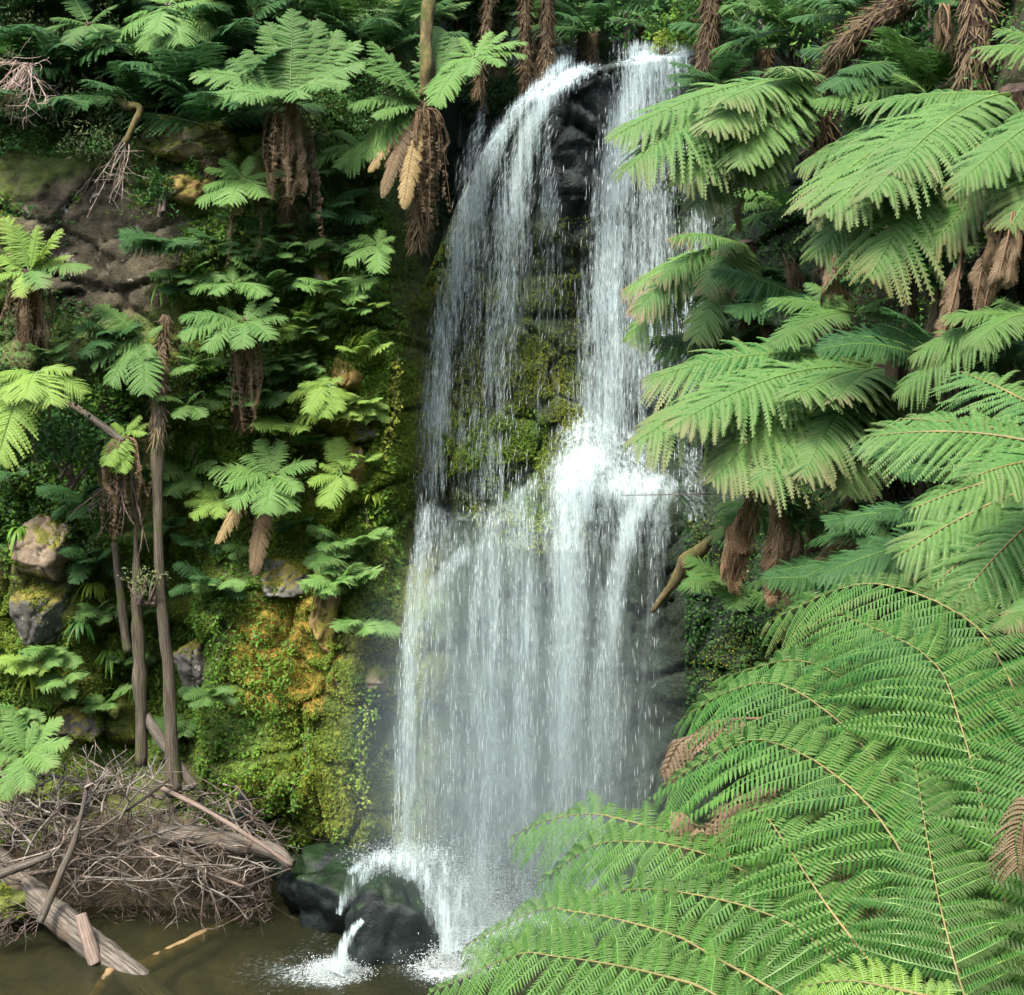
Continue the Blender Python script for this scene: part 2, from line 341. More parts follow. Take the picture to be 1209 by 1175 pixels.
# ------------------------------------------------------------------ fern generator
def spline(pts, n=48):
    pts = np.asarray(pts, float)
    if len(pts) == 3:
        t = np.linspace(0, 1, n)[:, None]; c = 2*pts[1]-.5*(pts[0]+pts[2]) if False else pts[1]
        return (1-t)**2*pts[0]+2*t*(1-t)*c+t*t*pts[2]
    q = np.vstack([2*pts[0]-pts[1], pts, 2*pts[-1]-pts[-2]]); out = []
    m = max(2, n//(len(pts)-1))
    for i in range(len(pts)-1):
        t = np.linspace(0, 1, m, endpoint=(i == len(pts)-2))[:, None]; a, b, c, d = q[i:i+4]
        out.append(.5*(2*b+(c-a)*t+(2*a-5*b+4*c-d)*t*t+(3*b-a-3*c+d)*t**3))
    return np.vstack(out)
def nrm(v): return v/np.maximum(np.linalg.norm(v, axis=-1, keepdims=True), 1e-9)
def arclen(p):
    s = np.concatenate([[0], np.cumsum(np.linalg.norm(np.diff(p, axis=0), axis=1))]); return s/s[-1], s[-1]
def at(s, S, A): return np.stack([np.interp(s, S, A[:, k]) for k in range(3)], -1)
def tube(pts, r0, r1, sides=6, rn=None, cap=True, seed=0, rough=0.):
    p = np.asarray(pts, float); n = len(p); T = nrm(np.gradient(p, axis=0))
    ref = np.array([0., 0, 1]) if abs(T[:, 2]).mean() < .8 else np.array([1., 0, 0])
    A = nrm(np.cross(T, ref)); B = np.cross(T, A)
    r = np.linspace(r0, r1, n) if rn is None else np.asarray(rn)
    th = np.linspace(0, 2*np.pi, sides, endpoint=False)
    k = r[:, None]*np.ones(sides)
    if rough:
        pp = p[:, None, :]+A[:, None]*np.cos(th)[None, :, None]*r[:, None, None]+B[:, None]*np.sin(th)[None, :, None]*r[:, None, None]
        k = k*(1+rough*fbm(pp[..., 0]*7, pp[..., 1]*7, pp[..., 2]*3.5, 4, seed))
    Vv = p[:, None]+k[..., None]*(A[:, None]*np.cos(th)[None, :, None]+B[:, None]*np.sin(th)[None, :, None])
    i = np.arange(n*sides).reshape(n, sides); j = np.roll(i, -1, 1)
    Fq = np.stack([i[:-1], j[:-1], j[1:], i[1:]], -1).reshape(-1, 4)
    Vv = Vv.reshape(-1, 3)
    if cap:
        Vv = np.vstack([Vv, p[:1], p[-1:]]); a, b = n*sides, n*sides+1
        t1 = np.stack([np.full(sides, a), j[0], i[0]], -1); t2 = np.stack([np.full(sides, b), i[-1], j[-1]], -1)
        Fq = np.vstack([Fq, np.c_[t1, t1[:, :1]][:, [0, 1, 2, 2]], np.c_[t2, t2[:, :1]][:, [0, 1, 2, 2]]]) if False else Fq
        return Vv, Fq, np.vstack([t1, t2])
    return Vv, Fq, np.zeros((0, 3), int)
PROF = ([0, .1, .3, .55, .78, .92, 1], [.42, .78, 1, 1, .80, .45, .08])
def frond(name, pts, W, npin, npnl, parent, origin, mat, rmat, hint=(0, -.45, 1), droop=.25, fold=.35, stipe=.10, rr=.012, brown=0., btip=.55, near=False, seed=0, sweep=(5, 44), prof=PROF, lw=1.2, label=None, wob=.0):
    rg = np.random.default_rng(seed+1)
    p = spline(pts, 48); S, L = arclen(p); T = nrm(np.gradient(p, axis=0))
    hint = np.asarray(hint, float); N = nrm(hint-(T@hint)[:, None]*T); B = np.cross(T, N)
    b = (np.arange(npin)+.5)/npin; s = stipe+(1-stipe)*b**.93
    s = np.concatenate([s, np.clip(s+.3*(1-stipe)/npin, 0, .999)]); b2 = np.concatenate([b, b]); side = np.repeat([1., -1.], npin)
    O, t, n, bb = at(s, S, p), nrm(at(s, S, T)), nrm(at(s, S, N)), nrm(at(s, S, B))
    m = len(s)
    wd = W*np.interp(b2, *prof)*(1+rg.normal(0, .06, m)); wd = np.maximum(wd*np.where(rg.random(m) < .07, rg.uniform(.35, .8, m), 1), .01)
    a = np.radians(sweep[0]+(sweep[1]-sweep[0])*b2**1.4)+rg.normal(0, .055, m)
    d = side[:, None]*bb*np.cos(a)[:, None]+t*np.sin(a)[:, None]+n*rg.normal(.06, .07, m)[:, None]
    Dn = nrm(.55*np.array([0, 0, 1.])+.45*n); dr = droop*(1+rg.normal(0, .25, m))
    u = (np.arange(npnl)+.55)/npnl
    U = u[None, :, None]; w_ = wd[:, None, None]
    cv = .16*wd*(1+rg.normal(0, .4, m))
    Q = O[:, None]+d[:, None]*w_*U-(Dn*(dr*wd)[:, None])[:, None]*U**2.0+(t*cv[:, None])[:, None]*U**2
    tq = nrm(d[:, None]*w_-2*U*(Dn*(dr*wd)[:, None])[:, None]+2*U*(t*cv[:, None])[:, None])
    nq = nrm(n[:, None]-(np.sum(n[:, None]*tq, -1, keepdims=True))*tq); eq = np.cross(nq, tq)
    sp = L*(1-stipe)/npin
    ln = sp*(.80 if near else 1.05)*np.interp(u, [0, .08, .5, .85, 1], [.8, 1, .92, .62, .26])[None, :]*np.minimum(1, .25+np.interp(b2, *prof)*1.3)[:, None]
    hw = (wd/npnl)[:, None]*.5*lw*np.ones_like(ln)
    Vs, Bs = [], []
    for sd in (1., -1.):
        l = (ln*(1+rg.normal(0, .07, ln.shape)))[..., None]
        fw = .38+.3*U; fo = fold+rg.normal(0, .10, ln.shape)[..., None]
        dv = nrm(sd*eq+tq*fw-nq*fo); h = hw[..., None]
        base = Q
        if near:
            c = [base-tq*h*.9, base+tq*h*.9, base+dv*l*.55+tq*h*.72-nq*l*.03, base+dv*l-nq*l*.10, base+dv*l*.55-tq*h*.72-nq*l*.03]
        else:
            c = [base-tq*h*.2, base+dv*l*.38+tq*h, base+dv*l, base+dv*l*.38-tq*h]
        Vs.append(np.stack(c, 2))
    A = np.stack(Vs, 2); k = A.shape[3]
    Vl = A.reshape(-1, 3); nlf = len(Vl)//k; idx = np.arange(nlf*k).reshape(nlf, k)
    if near: fl = [idx[:, [0, 1, 2, 4]], idx[:, [4, 2, 3]]]
    else:
        fl = [idx]; hl = (ln*.20)[..., None]; sg = eq*math.cos(fold); sd_ = nq*math.sin(fold)
        LV = np.stack([Q+(sg-sd_)*hl+tq*hl*.4, Q, Q-(sg+sd_)*hl+tq*hl*.4], 2); n0 = len(Vl); ix = np.arange(m*npnl*3).reshape(m, npnl, 3)+n0
        fl.append(np.vstack([np.stack([ix[:, :-1, a], ix[:, 1:, a], ix[:, 1:, a+1], ix[:, :-1, a+1]], -1).reshape(-1, 4) for a in (0, 1)])); Vl = np.vstack([Vl, LV.reshape(-1, 3)])
    if wob: Vl = Vl+wob*np.stack([vnoise(Vl[:, 0]*9, Vl[:, 1]*9, Vl[:, 2]*9, 3+q) for q in range(3)], -1)
    br = np.repeat((brown*sstep(btip, 1.0, .62*b2[:, None]+.38*u[None, :]+.10*rg.normal(0, 1, (m, 1)))), 2*k, axis=1).reshape(-1); BRm = brown*sstep(btip, 1.0, .62*b2[:, None]+.38*u[None, :])
    if not near: br = np.concatenate([br, np.repeat(BRm, 3, axis=1).reshape(-1)])
    mi = [0]*len(fl)
    # midribs of the pinnae as thin kites, and the rachis as a tube
    if near:
        e = O+d*wd[:, None]*.97-Dn*(dr*wd)[:, None]*.94+t*cv[:, None]*.94
        mid = O+d*wd[:, None]*.5-Dn*(dr*wd)[:, None]*.25+t*cv[:, None]*.25
        tk = t*.0022
        up = n*.002
        VV = np.stack([O-tk+up, mid-tk*.8+up, e+up, mid+tk*.8+up, O+tk+up], 1).reshape(-1, 3)
        ii = np.arange(m*5).reshape(m, 5)+len(Vl)
        Vl = np.vstack([Vl, VV]); br = np.concatenate([br, np.zeros(len(VV))]); fl += [ii[:, [0, 1, 3, 4]], ii[:, [1, 2, 3]]]; mi += [2, 2]
    ks = np.linspace(0, len(p)-1, 20).astype(int)
    tv, tf, tt = tube(p[ks], rr, rr*.18, 5)
    if not near:
        fl += [tf+len(Vl), tt+len(Vl)]; mi += [1, 1]
        br = np.concatenate([br, np.zeros(len(tv))]); Vl = np.vstack([Vl, tv])
    o = build(name, Vl, fl, [mat, rmat, M['costa']], parent, origin, mi, {'br': br})
    if near: build('rachis', tv, [tf, tt], rmat, o, origin, smooth=True)
    if label: o['label'] = label
    return o
SEED = [100]
def nseed(): SEED[0] += 1; return SEED[0]
def arch(c, tip, k, upv=(0, -.15, 1)):
    L = np.linalg.norm(tip-c); return [c, c+(tip-c)*.46+np.asarray(upv)*k*L, tip]
def fibres(parent, o0, p, rad, n, seed):
    rg = np.random.default_rng(seed); S, L = arclen(p); u = rg.random(n); c = at(u, S, p); T = nrm(at(u, S, nrm(np.gradient(p, axis=0)))); d = rg.normal(0, 1, (n, 3)); d = nrm(d-np.sum(d*T, -1, keepdims=True)*T)
    r = np.interp(u, np.linspace(0, 1, len(rad)), rad); pp = c+d*(r*rg.uniform(.95, 1.3, n))[:, None]; dn = nrm(-np.sign(T[:, 2:3]+1e-6)*T+rg.normal(0, .35, (n, 3))+d*.25)
    l = rg.uniform(.06, .20, n)[:, None]; s = np.cross(dn, d)*.010
    V = np.stack([pp-s, pp+s, pp+dn*l+s*.3, pp+dn*l-s*.3], 1).reshape(-1, 3); i = np.arange(n*4).reshape(n, 4)
    build('fibres', V, [i], M['fibre'], parent, o0, attrs={'br': np.zeros(n*4)})
def fern_trunk(parent, o0, pts, r0, r1):
    p = spline(pts, 24) if len(pts) > 2 else np.linspace(pts[0], pts[1], 14)
    v, f, t = tube(p, r0, r1, 16, seed=nseed(), rough=.5)
    ob = build('trunk', v, [f, t], M['fern_trunk'], parent, o0); fibres(ob, o0, p, [r0, r1], int(900*arclen(p)[1]), nseed()); return ob
def skirt(parent, o0, c, n, L, spread=.25, mat='fern_dead', npnl=7, label=None):
    for i in range(n):
        az = R(180+random.uniform(-115, 115)); dx, dy = math.sin(az), math.cos(az); l = L*random.uniform(.45, 1.1); sp = spread*random.uniform(.25, 1.1)
        pts = [c, c+np.array([dx*sp*.7, dy*sp*.7, -.10*l]), c+np.array([dx*sp+random.uniform(-.05, .05), dy*sp, -.55*l]), c+np.array([dx*sp*.9+random.uniform(-.14, .14), dy*sp, -l])]
        frond('dead_frond', pts, (random.uniform(.008, .018) if i % 3 else random.uniform(.02, .055))*L, 18, npnl, parent, o0, M[mat if random.random() < .85 else 'fibre'], M['rachis_dead'], hint=(dx+random.uniform(-.8, .8), dy, .3), droop=random.uniform(.5, 1.2), fold=.9, stipe=.10, rr=.008, seed=nseed(), wob=.05, sweep=(45, 75), lw=.9, prof=([0, .1, .4, .8, 1], [.2, .7, 1, .8, .2]))
LOD = {'far': (28, 10), 'mid': (38, 17), 'near': (30, 26)}
def fern(label, c, tips, mat='fern_fresh', lod='far', W=.21, auto=0, autoL=.9, autoaz=(60, 300), k=.16, brown=0., hint=(0, -.5, 1), droop=.3, trunk=None, r=.09, sk=0, skL=.9, sksp=.2, skmat='fern_dead', group='tree ferns and ferns on the rock walls', rr=.008, cat='tree fern', elev=(10, 55), name='tree_fern', tilt=.25, stipe=.12):
    """c = (px, py, Y) of the crown; tips = (px, py, dY[, arch[, material]]); auto adds that many fronds round the crown"""
    c = P(*c); npin, npnl = LOD[lod]; W = W*(1.22 if lod == 'far' else 1); near = lod == 'near'
    root = thing(name, label, cat, c, group)
    for tp in tips:
        tip = P(tp[0]+random.gauss(0, 2.5), tp[1]+random.gauss(0, 2.5), c[1]+tp[2]+random.gauss(0, .06)); kk = tp[3] if len(tp) > 3 else k; mm = tp[4] if len(tp) > 4 else mat
        L = np.linalg.norm(tip-c)
        dead = mm in ('fern_dead', 'fern_tan')
        frond('dead_frond' if dead else 'frond', arch(c, tip, kk+random.uniform(-.03, .03)), W*(.36 if dead else 1)*max(L, .35)*random.uniform(.92, 1.08), npin, npnl, root, c, M[mm], M['rachis_dead' if dead else ('rachis' if near else 'costa')],
              hint=hint, droop=(.6 if dead else droop)*random.uniform(.8, 1.25), brown=0 if dead else brown*random.uniform(.3, 1.3), near=near, seed=nseed(), rr=rr, stipe=stipe, label='brown dead frond' if dead and len(tips) > 1 else None)
    for i in range(auto):
        az = R(autoaz[0]+(autoaz[1]-autoaz[0])*(i+random.uniform(.2, .8))/auto); el = R(random.uniform(*elev)); L = autoL*random.uniform(.75, 1.1)
        h = np.array([math.sin(az), math.cos(az), 0]); up = nrm(np.array([0, -tilt, 1.]))
        d0 = h*math.cos(el)+up*math.sin(el)
        p1 = c+d0*L*.5; p2 = c+d0*L*.72+h*L*.25+np.array([0, -.02, -1.])*L*random.uniform(.05, .32)
        frond('frond', [c, p1, p2], W*L, npin, npnl, root, c, M[mat], M['costa'], hint=tuple(.6*up+.25*d0+np.array([0, -.3, .2])), droop=droop*random.uniform(.7, 1.4), brown=brown*random.uniform(0, 1.2), near=near, seed=nseed(), rr=rr, stipe=stipe)
    if trunk is not None:
        tp = [c+np.array([0, .03, .05])]+[P(*q) for q in trunk]; fern_trunk(root, c, tp, r*.9, r*1.1)
    if sk: skirt(root, c, c+np.array([0, -.02, -.03]), sk, skL, sksp, skmat)
    return root

# ------------------------------------------------------------------ foreground fern, bottom right (fronds traced to their own distances)
def fg(label, fr, cen, group='tree ferns and ferns on the rock walls'):
    c = P(*cen); root = thing('tree_fern', label, 'tree fern', c, group)
    for f in fr:
        pts = [P(*q) for q in f['p']]
        frond('frond', pts, f['W'], int(f.get('n', 36)*.80), f.get('q', 27), root, c, M[f.get('m', 'fern_deep')], M['rachis'], hint=f.get('h', (-.15, -.55, 1)), droop=f.get('d', .42), fold=f.get('fo', .50),
              stipe=f.get('st', .03), rr=f.get('rr', .0062), brown=f.get('br', 0), btip=.6, near=True, seed=nseed(), sweep=f.get('sw', (10, 46)), lw=.78)
    return root, c
FGP = ([0, .1, .3, .5, .75, .92, 1], [.8, .92, 1, .94, .68, .28, .04])
big, bc = fg('large bright green tree fern filling the lower right corner, arching left', [
    dict(p=[(1235, 1260, 4.5), (1182, 1046, 4.75), (1136, 862, 5.1), (1095, 775, 5.4), (985, 722, 5.9)], W=.50, n=40),
    dict(p=[(1175, 1240, 4.4), (1091, 1060, 4.6), (1046, 977, 4.75), (997, 924, 4.95), (938, 886, 5.2), (876, 876, 5.45), (778, 930, 5.75)], W=.46, n=38, m='fern_deep'),
    dict(p=[(1130, 1080, 5.0), (1063, 942, 5.2), (997, 858, 5.45), (921, 808, 5.75), (858, 817, 6.0), (804, 850, 6.2)], W=.42, n=34),
    dict(p=[(1290, 1000, 5.0), (1209, 838, 5.3), (1154, 741, 5.7), (1067, 696, 6.1), (997, 693, 6.4), (905, 735, 6.7)], W=.42, n=38, m='fern_mid', br=.35),
    dict(p=[(1265, 1180, 4.6), (1225, 1000, 4.9), (1190, 880, 5.3), (1130, 790, 5.7), (1040, 750, 6.1), (930, 765, 6.5)], W=.40, n=34, m='fern_deep'),
    dict(p=[(1190, 1100, 5.0), (1110, 940, 5.4), (1040, 840, 5.8), (950, 780, 6.2), (850, 800, 6.6)], W=.36, n=32, m='fern_mid'),
    dict(p=[(1260, 1300, 4.3), (1238, 1150, 4.4), (1228, 1000, 4.6), (1222, 900, 4.9), (1260, 800, 5.2)], W=.45, n=36, m='fern_mid'),
    dict(p=[(1200, 1330, 4.1), (1150, 1210, 4.2), (1120, 1110, 4.35), (1100, 1020, 4.6), (1080, 900, 5.0)], W=.32, n=34, m='fern_mid'),
], (1240, 1290, 4.4))
fern_trunk(big, bc, [bc, bc+np.array([.1, .5, -1.5]), bc+np.array([.3, .9, -3.5])], .13, .15)
low, lc = fg('low tree fern at the bottom edge, fresh green fronds reaching left across the fall', [
    dict(p=[(1010, 1130, 4.9), (914, 1035, 5.1), (851, 1003, 5.25), (798, 985, 5.4), (748, 971, 5.55), (698, 961, 5.7), (645, 969, 5.85), (604, 989, 5.95)], W=.27, n=32, d=.5, h=(-.1, -.6, 1)),
    dict(p=[(1040, 1160, 4.6), (985, 1100, 4.75), (914, 1050, 4.9), (851, 1015, 5.05), (789, 997, 5.2), (748, 994, 5.3), (698, 999, 5.45), (636, 1044, 5.6)], W=.31, n=36, d=.5, h=(-.1, -.6, 1)),
    dict(p=[(1010, 1235, 4.2), (917, 1171, 4.4), (841, 1129, 4.55), (798, 1105, 4.65), (723, 1084, 4.8), (674, 1076, 4.9), (634, 1075, 5.0), (549, 1117, 5.2)], W=.29, n=40, d=.5, h=(-.1, -.6, 1)),
    dict(p=[(960, 1260, 4.1), (845, 1175, 4.25), (789, 1154, 4.35), (723, 1139, 4.5), (654, 1129, 4.6), (607, 1128, 4.7), (505, 1174, 4.9)], W=.29, n=38, d=.5, h=(-.1, -.6, 1)),
    dict(p=[(1090, 1215, 4.3), (1001, 1102, 4.5), (970, 1060, 4.6), (928, 997, 4.8), (905, 965, 4.95), (880, 950, 5.1)], W=.42, n=30, d=.6, h=(-.35, -.55, .9), m='fern_deep'),
    dict(p=[(1090, 1215, 4.3), (1010, 1150, 4.45), (930, 1090, 4.6), (840, 1060, 4.8), (740, 1050, 5.1), (660, 1075, 5.3)], W=.34, n=36, d=.45, m='fern_mid'),
    dict(p=[(1000, 1290, 3.9), (900, 1235, 4.0), (800, 1205, 4.2), (700, 1185, 4.4), (600, 1195, 4.6)], W=.28, n=34, d=.4),
    dict(p=[(1150, 1190, 3.9), (1063, 1169, 4.05), (1000, 1158, 4.15), (942, 1165, 4.25)], W=.12, n=22, q=14, d=.25, m='fern_yellow'),
], (1060, 1230, 4.3))
fern_trunk(low, lc, [lc, lc+np.array([.05, .3, -1.4]), lc+np.array([.1, .5, -3.2])], .12, .15)
for pts, W in (([(1000, 985, 5.6), (1010, 1040, 5.5), (1030, 1110, 5.4), (1050, 1180, 5.3)], .12), ([(1015, 1000, 5.7), (1035, 1060, 5.6), (1055, 1130, 5.5), (1060, 1200, 5.4)], .12), ([(985, 990, 5.8), (990, 1060, 5.7), (1010, 1140, 5.7)], .1)):
    frond('dead_frond', [P(*q) for q in pts], W, 18, 9, low, lc, M['fern_dead'], M['rachis_dead'], hint=(-.4, -.8, .2), droop=.9, fold=.6, seed=nseed(), wob=.02)
for lab, pts, W in (('curled brown dead frond lying on the fern at the edge of the fall', [(900, 848, 5.6), (860, 850, 5.7), (825, 862, 5.8), (783, 910, 5.85)], .14),
                    ('crumpled brown dead frond caught between the two large foreground ferns', [(925, 930, 5.1), (890, 945, 5.15), (860, 955, 5.2), (835, 975, 5.25), (800, 968, 5.3)], .15),
                    ('brown dead frond hanging at the right edge of the picture', [(1215, 930, 4.4), (1207, 975, 4.4), (1204, 1035, 4.4)], .09)):
    p = [P(*q) for q in pts]
    ob = frond('dead_frond', p, W, 20, 10, None, p[0], M['fern_dead'], M['rachis_dead'], hint=(-.1, -.5, 1), droop=.8, fold=.7, seed=nseed(), wob=.03, near=False, rr=.005)
    tag(ob, lab, 'dead frond', 'dead fronds caught on the ferns')

# ------------------------------------------------------------------ ferns on the right bank
G = 'tree ferns and ferns on the rock walls'
fern('pale tree fern at the right edge, broad fronds over the dark bank', (1330, 560, 6.6), [
    (1022, 515, .6, .16), (1062, 492, .9, .14), (1075, 600, .3, .16), (1066, 655, .1, .20), (1100, 690, -.1, .2), (1135, 440, 1.2, .1), (1128, 715, -.3, .22), (1150, 560, -.6, .14)],
    'fern_pale', 'near', W=.27, brown=.25, droop=.45, hint=(-.2, -.6, 1), rr=.014, trunk=[(1340, 700, 6.9), (1330, 1000, 7.2)], r=.12)
fern('pale tree fern beside the fall, long fronds drooping over the white ledge', (1050, 440, 11.6), [
    (745, 522, -.5, .20), (765, 452, .3, .17), (838, 566, -.8, .22), (802, 500, -.9, .2), (890, 575, -1.0, .26, 'fern_pale'), (945, 560, -1.1, .26), (1000, 583, -1.1, .26), (880, 440, .6, .14),
    (992, 470, -1.2, .12), (940, 470, -1.2, .14), (1040, 560, -1.0, .2), (1090, 520, -.8, .18), (960, 415, .7, .08), (1030, 400, .6, .06), (1120, 400, .5, .1), (860, 415, 1.0, .12, 'fern_mid'), (800, 430, .9, .1, 'fern_mid')],
    'fern_pale', 'mid', W=.23, brown=.5, droop=.42, hint=(-.25, -.55, 1), rr=.014, trunk=[(1055, 560, 11.9), (1050, 760, 12.2)], r=.14)
fern('pale tree fern at the upper right, fronds hanging in front of the right strand', (965, 95, 13.4), [
    (727, 163, -.6, .16), (742, 195, -.9, .16), (800, 215, -.9, .17), (850, 122, -1.0, .12), (838, 152, -1.0, .14), (868, 196, -1.0, .16), (915, 75, -.8, .1), (820, 245, -.5, .17), (885, 222, -.9, .16, 'fern_mid'), (990, 40, .3, .05, 'fern_mid')],
    'fern_pale', 'mid', W=.23, brown=.4, droop=.42, hint=(-.25, -.55, 1), rr=.014, trunk=[(980, 200, 13.8), (985, 420, 14.2)], r=.13)
fern('blue green tree fern in the shade behind the upper right fronds', (1080, 75, 13.2), [
    (978, 108, -.7, .12), (1000, 85, -.6, .12), (1010, 150, -.5, .16), (1090, 55, -.8, .1), (1040, 25, .3, .05), (1125, 55, -.4, .1), (945, 65, .2, .1), (1060, 130, -.7, .14)],
    'fern_dark', 'mid', W=.22, droop=.35, hint=(-.2, -.55, 1), rr=.013, trunk=[(1100, 220, 13.6)], r=.12)
fern('broad pale tree fern high on the right, overlapping fronds drooping left', (1200, 110, 10.4), [
    (948, 245, -.4, .15), (978, 248, -.8, .16), (1028, 230, -1.1, .15), (1025, 325, -.9, .18, 'fern_mid'), (965, 300, -.4, .18, 'fern_mid'), (1060, 200, -1.0, .12), (1100, 290, -.8, .16, 'fern_mid'), (945, 200, .3, .14, 'fern_mid'), (1010, 130, .4, .08), (990, 190, -.2, .14)],
    'fern_pale', 'mid', W=.22, brown=.4, droop=.42, hint=(-.25, -.55, 1), rr=.014, trunk=[(1210, 250, 10.8), (1195, 500, 11.2)], r=.14)
fern('bright tree fern leaning in from the upper right edge', (1330, 90, 9.2), [
    (1132, 216, -.5, .12), (1150, 60, .2, .14), (1125, 235, -.2, .14, 'fern_fresh'), (1180, 30, .4, .1), (1100, 290, .2, .18, 'fern_mid'), (1190, 270, -.6, .1, 'fern_mid')],
    'fern_pale', 'mid', W=.21, brown=.45, droop=.42, hint=(-.2, -.55, 1), rr=.014)
fern('small pale fern low beside the right strand, tips turned brown', (880, 290, 14.5), [
    (745, 372, -.4, .22), (775, 330, -.4, .18), (822, 402, -.6, .22), (790, 280, -.2, .15, 'fern_fresh'), (850, 300, -.7, .14), (828, 345, -.8, .2), (875, 350, -.7, .1), (735, 350, .3, .2, 'fern_fresh'), (740, 405, .1, .24, 'fern_fresh')],
    'fern_pale', 'mid', W=.22, brown=1.0, droop=.5, hint=(-.2, -.55, 1), trunk=[(890, 420, 14.9)], r=.09, sk=4, skL=.6)
fern('mid green fern half hidden above the pale drooping fern', (1010, 370, 12.2), [
    (930, 385, -.4, .12), (915, 405, -.6, .15), (985, 345, -.2, .1), (905, 350, .3, .1), (1050, 350, -.4, .1), (1085, 375, -.2, .12), (950, 335, .4, .05)],
    'fern_mid', 'mid', W=.2, droop=.35, hint=(-.2, -.55, 1))
fern('mid green fern under the right edge fronds', (1230, 375, 8.6), [
    (1110, 375, .1, .12), (1075, 420, .3, .2), (1150, 410, -.4, .16), (1155, 350, .4, .06), (1060, 470, .2, .22)],
    'fern_mid', 'mid', W=.2, brown=.3, droop=.4, hint=(-.2, -.55, 1))
fern('drooping fern frond cluster above the big lower right fern', (1270, 690, 6.2), [
    (1130, 720, .2, .12), (1150, 690, .4, .1), (1180, 740, -.2, .1)], 'fern_pale', 'mid', W=.2, brown=.8, droop=.5)
# shaded ferns deeper in the bank
shade = [(930, 35, 15), (1010, 20, 14), (1150, 25, 12.5), (1095, 110, 12.5), (900, 130, 15.5), (850, 100, 17), (930, 250, 14.5), (900, 330, 15), (960, 360, 13.5), (1080, 330, 12), (1150, 320, 10.5),
         (1120, 440, 9.6), (960, 620, 12.2), (1060, 640, 10.2), (1130, 640, 8.6), (870, 700, 14.8), (1180, 770, 7), (1040, 690, 10.5), (880, 420, 15), (1140, 560, 8.8), (900, 480, 14), (1195, 150, 11.5), (1195, 640, 7.4)]
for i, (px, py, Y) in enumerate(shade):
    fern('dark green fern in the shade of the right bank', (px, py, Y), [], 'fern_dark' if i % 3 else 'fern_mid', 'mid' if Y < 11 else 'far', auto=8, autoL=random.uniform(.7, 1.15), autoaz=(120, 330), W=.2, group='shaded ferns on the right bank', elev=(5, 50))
# brown skirts and hanging dead fronds of the right bank
def hang(label, p0, p1, W, Y, n=1, mat='fern_dead', group='dead fronds hanging on the right bank'):
    for i in range(n):
        jx = random.uniform(-10, 10) if i else 0
        a, b = P(p0[0]+jx, p0[1], Y), P(p1[0]+jx*1.5, p1[1]+random.uniform(-10, 10)*(i > 0), Y+random.uniform(-.1, .1))
        m = (a+b)/2+np.array([random.uniform(-.06, .06), -.08, .05])
        ob = frond('dead_frond', [a, m, b], W*.5, 24, 9, None, a, M[mat], M['rachis_dead'], hint=(-.2, -1, .25), droop=.8, fold=.9, seed=nseed(), wob=.05, sweep=(35, 65), prof=([0, .1, .3, .6, .85, 1], [.3, .6, .9, 1, .8, .25]), rr=.01)
        tag(ob, label, 'dead frond', group)
hang('thick brown dead frond hanging nearest the water below the pale ferns', (897, 570), (862, 688), .20, 11.2, 3, 'fern_rust')
hang('long brown dead frond hanging straight down under the pale fern', (925, 570), (910, 712), .19, 11.1, 3, 'fern_rust')
hang('brown dead frond hanging from the high fern in front of the falling water', (880, 225), (868, 275), .17, 13.2, 1)
hang('bare brown dead frond in the dark gap under the right edge fern', (1100, 520), (1085, 565), .2, 9.2, 1)
for q in [((1050, 400), (1052, 440)), ((900, 385), (905, 410)), ((940, 580), (930, 690)), ((1000, 590), (985, 640)), ((1020, 640), (1010, 690)), ((1090, 270), (1075, 400)), ((1110, 300), (1100, 420)), ((1140, 290), (1115, 400)), ((1180, 250), (1150, 370)),
          ((960, 590), (965, 700)), ((1045, 600), (1030, 700)), ((990, 300), (985, 350)), ((1205, 250), (1190, 340)), ((925, 300), (935, 345)), ((1120, 5), (1125, 60))]:
    Y = float(np.interp(q[0][0], [880, 950, 1050, 1150, 1209], [14.6, 13, 10.9, 9.2, 8.6])); hang('dry brown dead fern frond hanging against the dark bank', q[0], q[1], .13, Y, 3)

WOOD = {'drift': 'wood_grey', 'drift_pink': 'wood_pink', 'bark_grey': 'wood_bark'}
def log(name, label, cat, pts, r0, r1, mat, sides=14, rough=.25, n=30, group=None, rn=None):
    q = [P(*a) if len(a) == 3 else np.asarray(a[:3]) for a in pts]
    p = spline(q, n) if len(q) > 2 else np.linspace(q[0], q[1], n)
    v, f, t = tube(p, r0, r1, sides, seed=nseed(), rough=rough, rn=None if rn is None else np.interp(np.linspace(0, 1, len(p)), np.linspace(0, 1, len(rn)), rn))
    th = np.tile(np.linspace(0, 2*np.pi, sides, endpoint=False), len(p)); al = np.repeat(arclen(p)[0]*arclen(p)[1], sides); e = [0, 0]
    o = build(name, v, [f, t], M[WOOD.get(mat, mat)], None, q[0], attrs={'ax': np.r_[np.cos(th), e], 'ay': np.r_[np.sin(th), e], 'al': np.r_[al, e]}, smooth=True)
    if 'tall slim' in label: fibres(o, q[0], p[:16], [.05, .10], 700, 5)
    if mat == 'fern_trunk': fibres(o, q[0], p, [r0, r1], int(700*arclen(p)[1]), nseed())
    return tag(o, label, cat, group)
log('bare_tree', 'brown shaggy tree fern trunk standing at the right end of the waterfall lip', 'trunk', [(842, -40, 17.5), (838, 40, 17.5), (832, 95, 17.6), (838, 180, 17.9)], .10, .12, 'fern_trunk', rough=.5)
log('bare_tree', 'brown shaggy trunk leaning left at the top right', 'trunk', [(1120, -40, 13), (1065, 5, 13), (1005, 48, 13.1), (975, 90, 13.4)], .13, .10, 'fern_trunk', rough=.55)
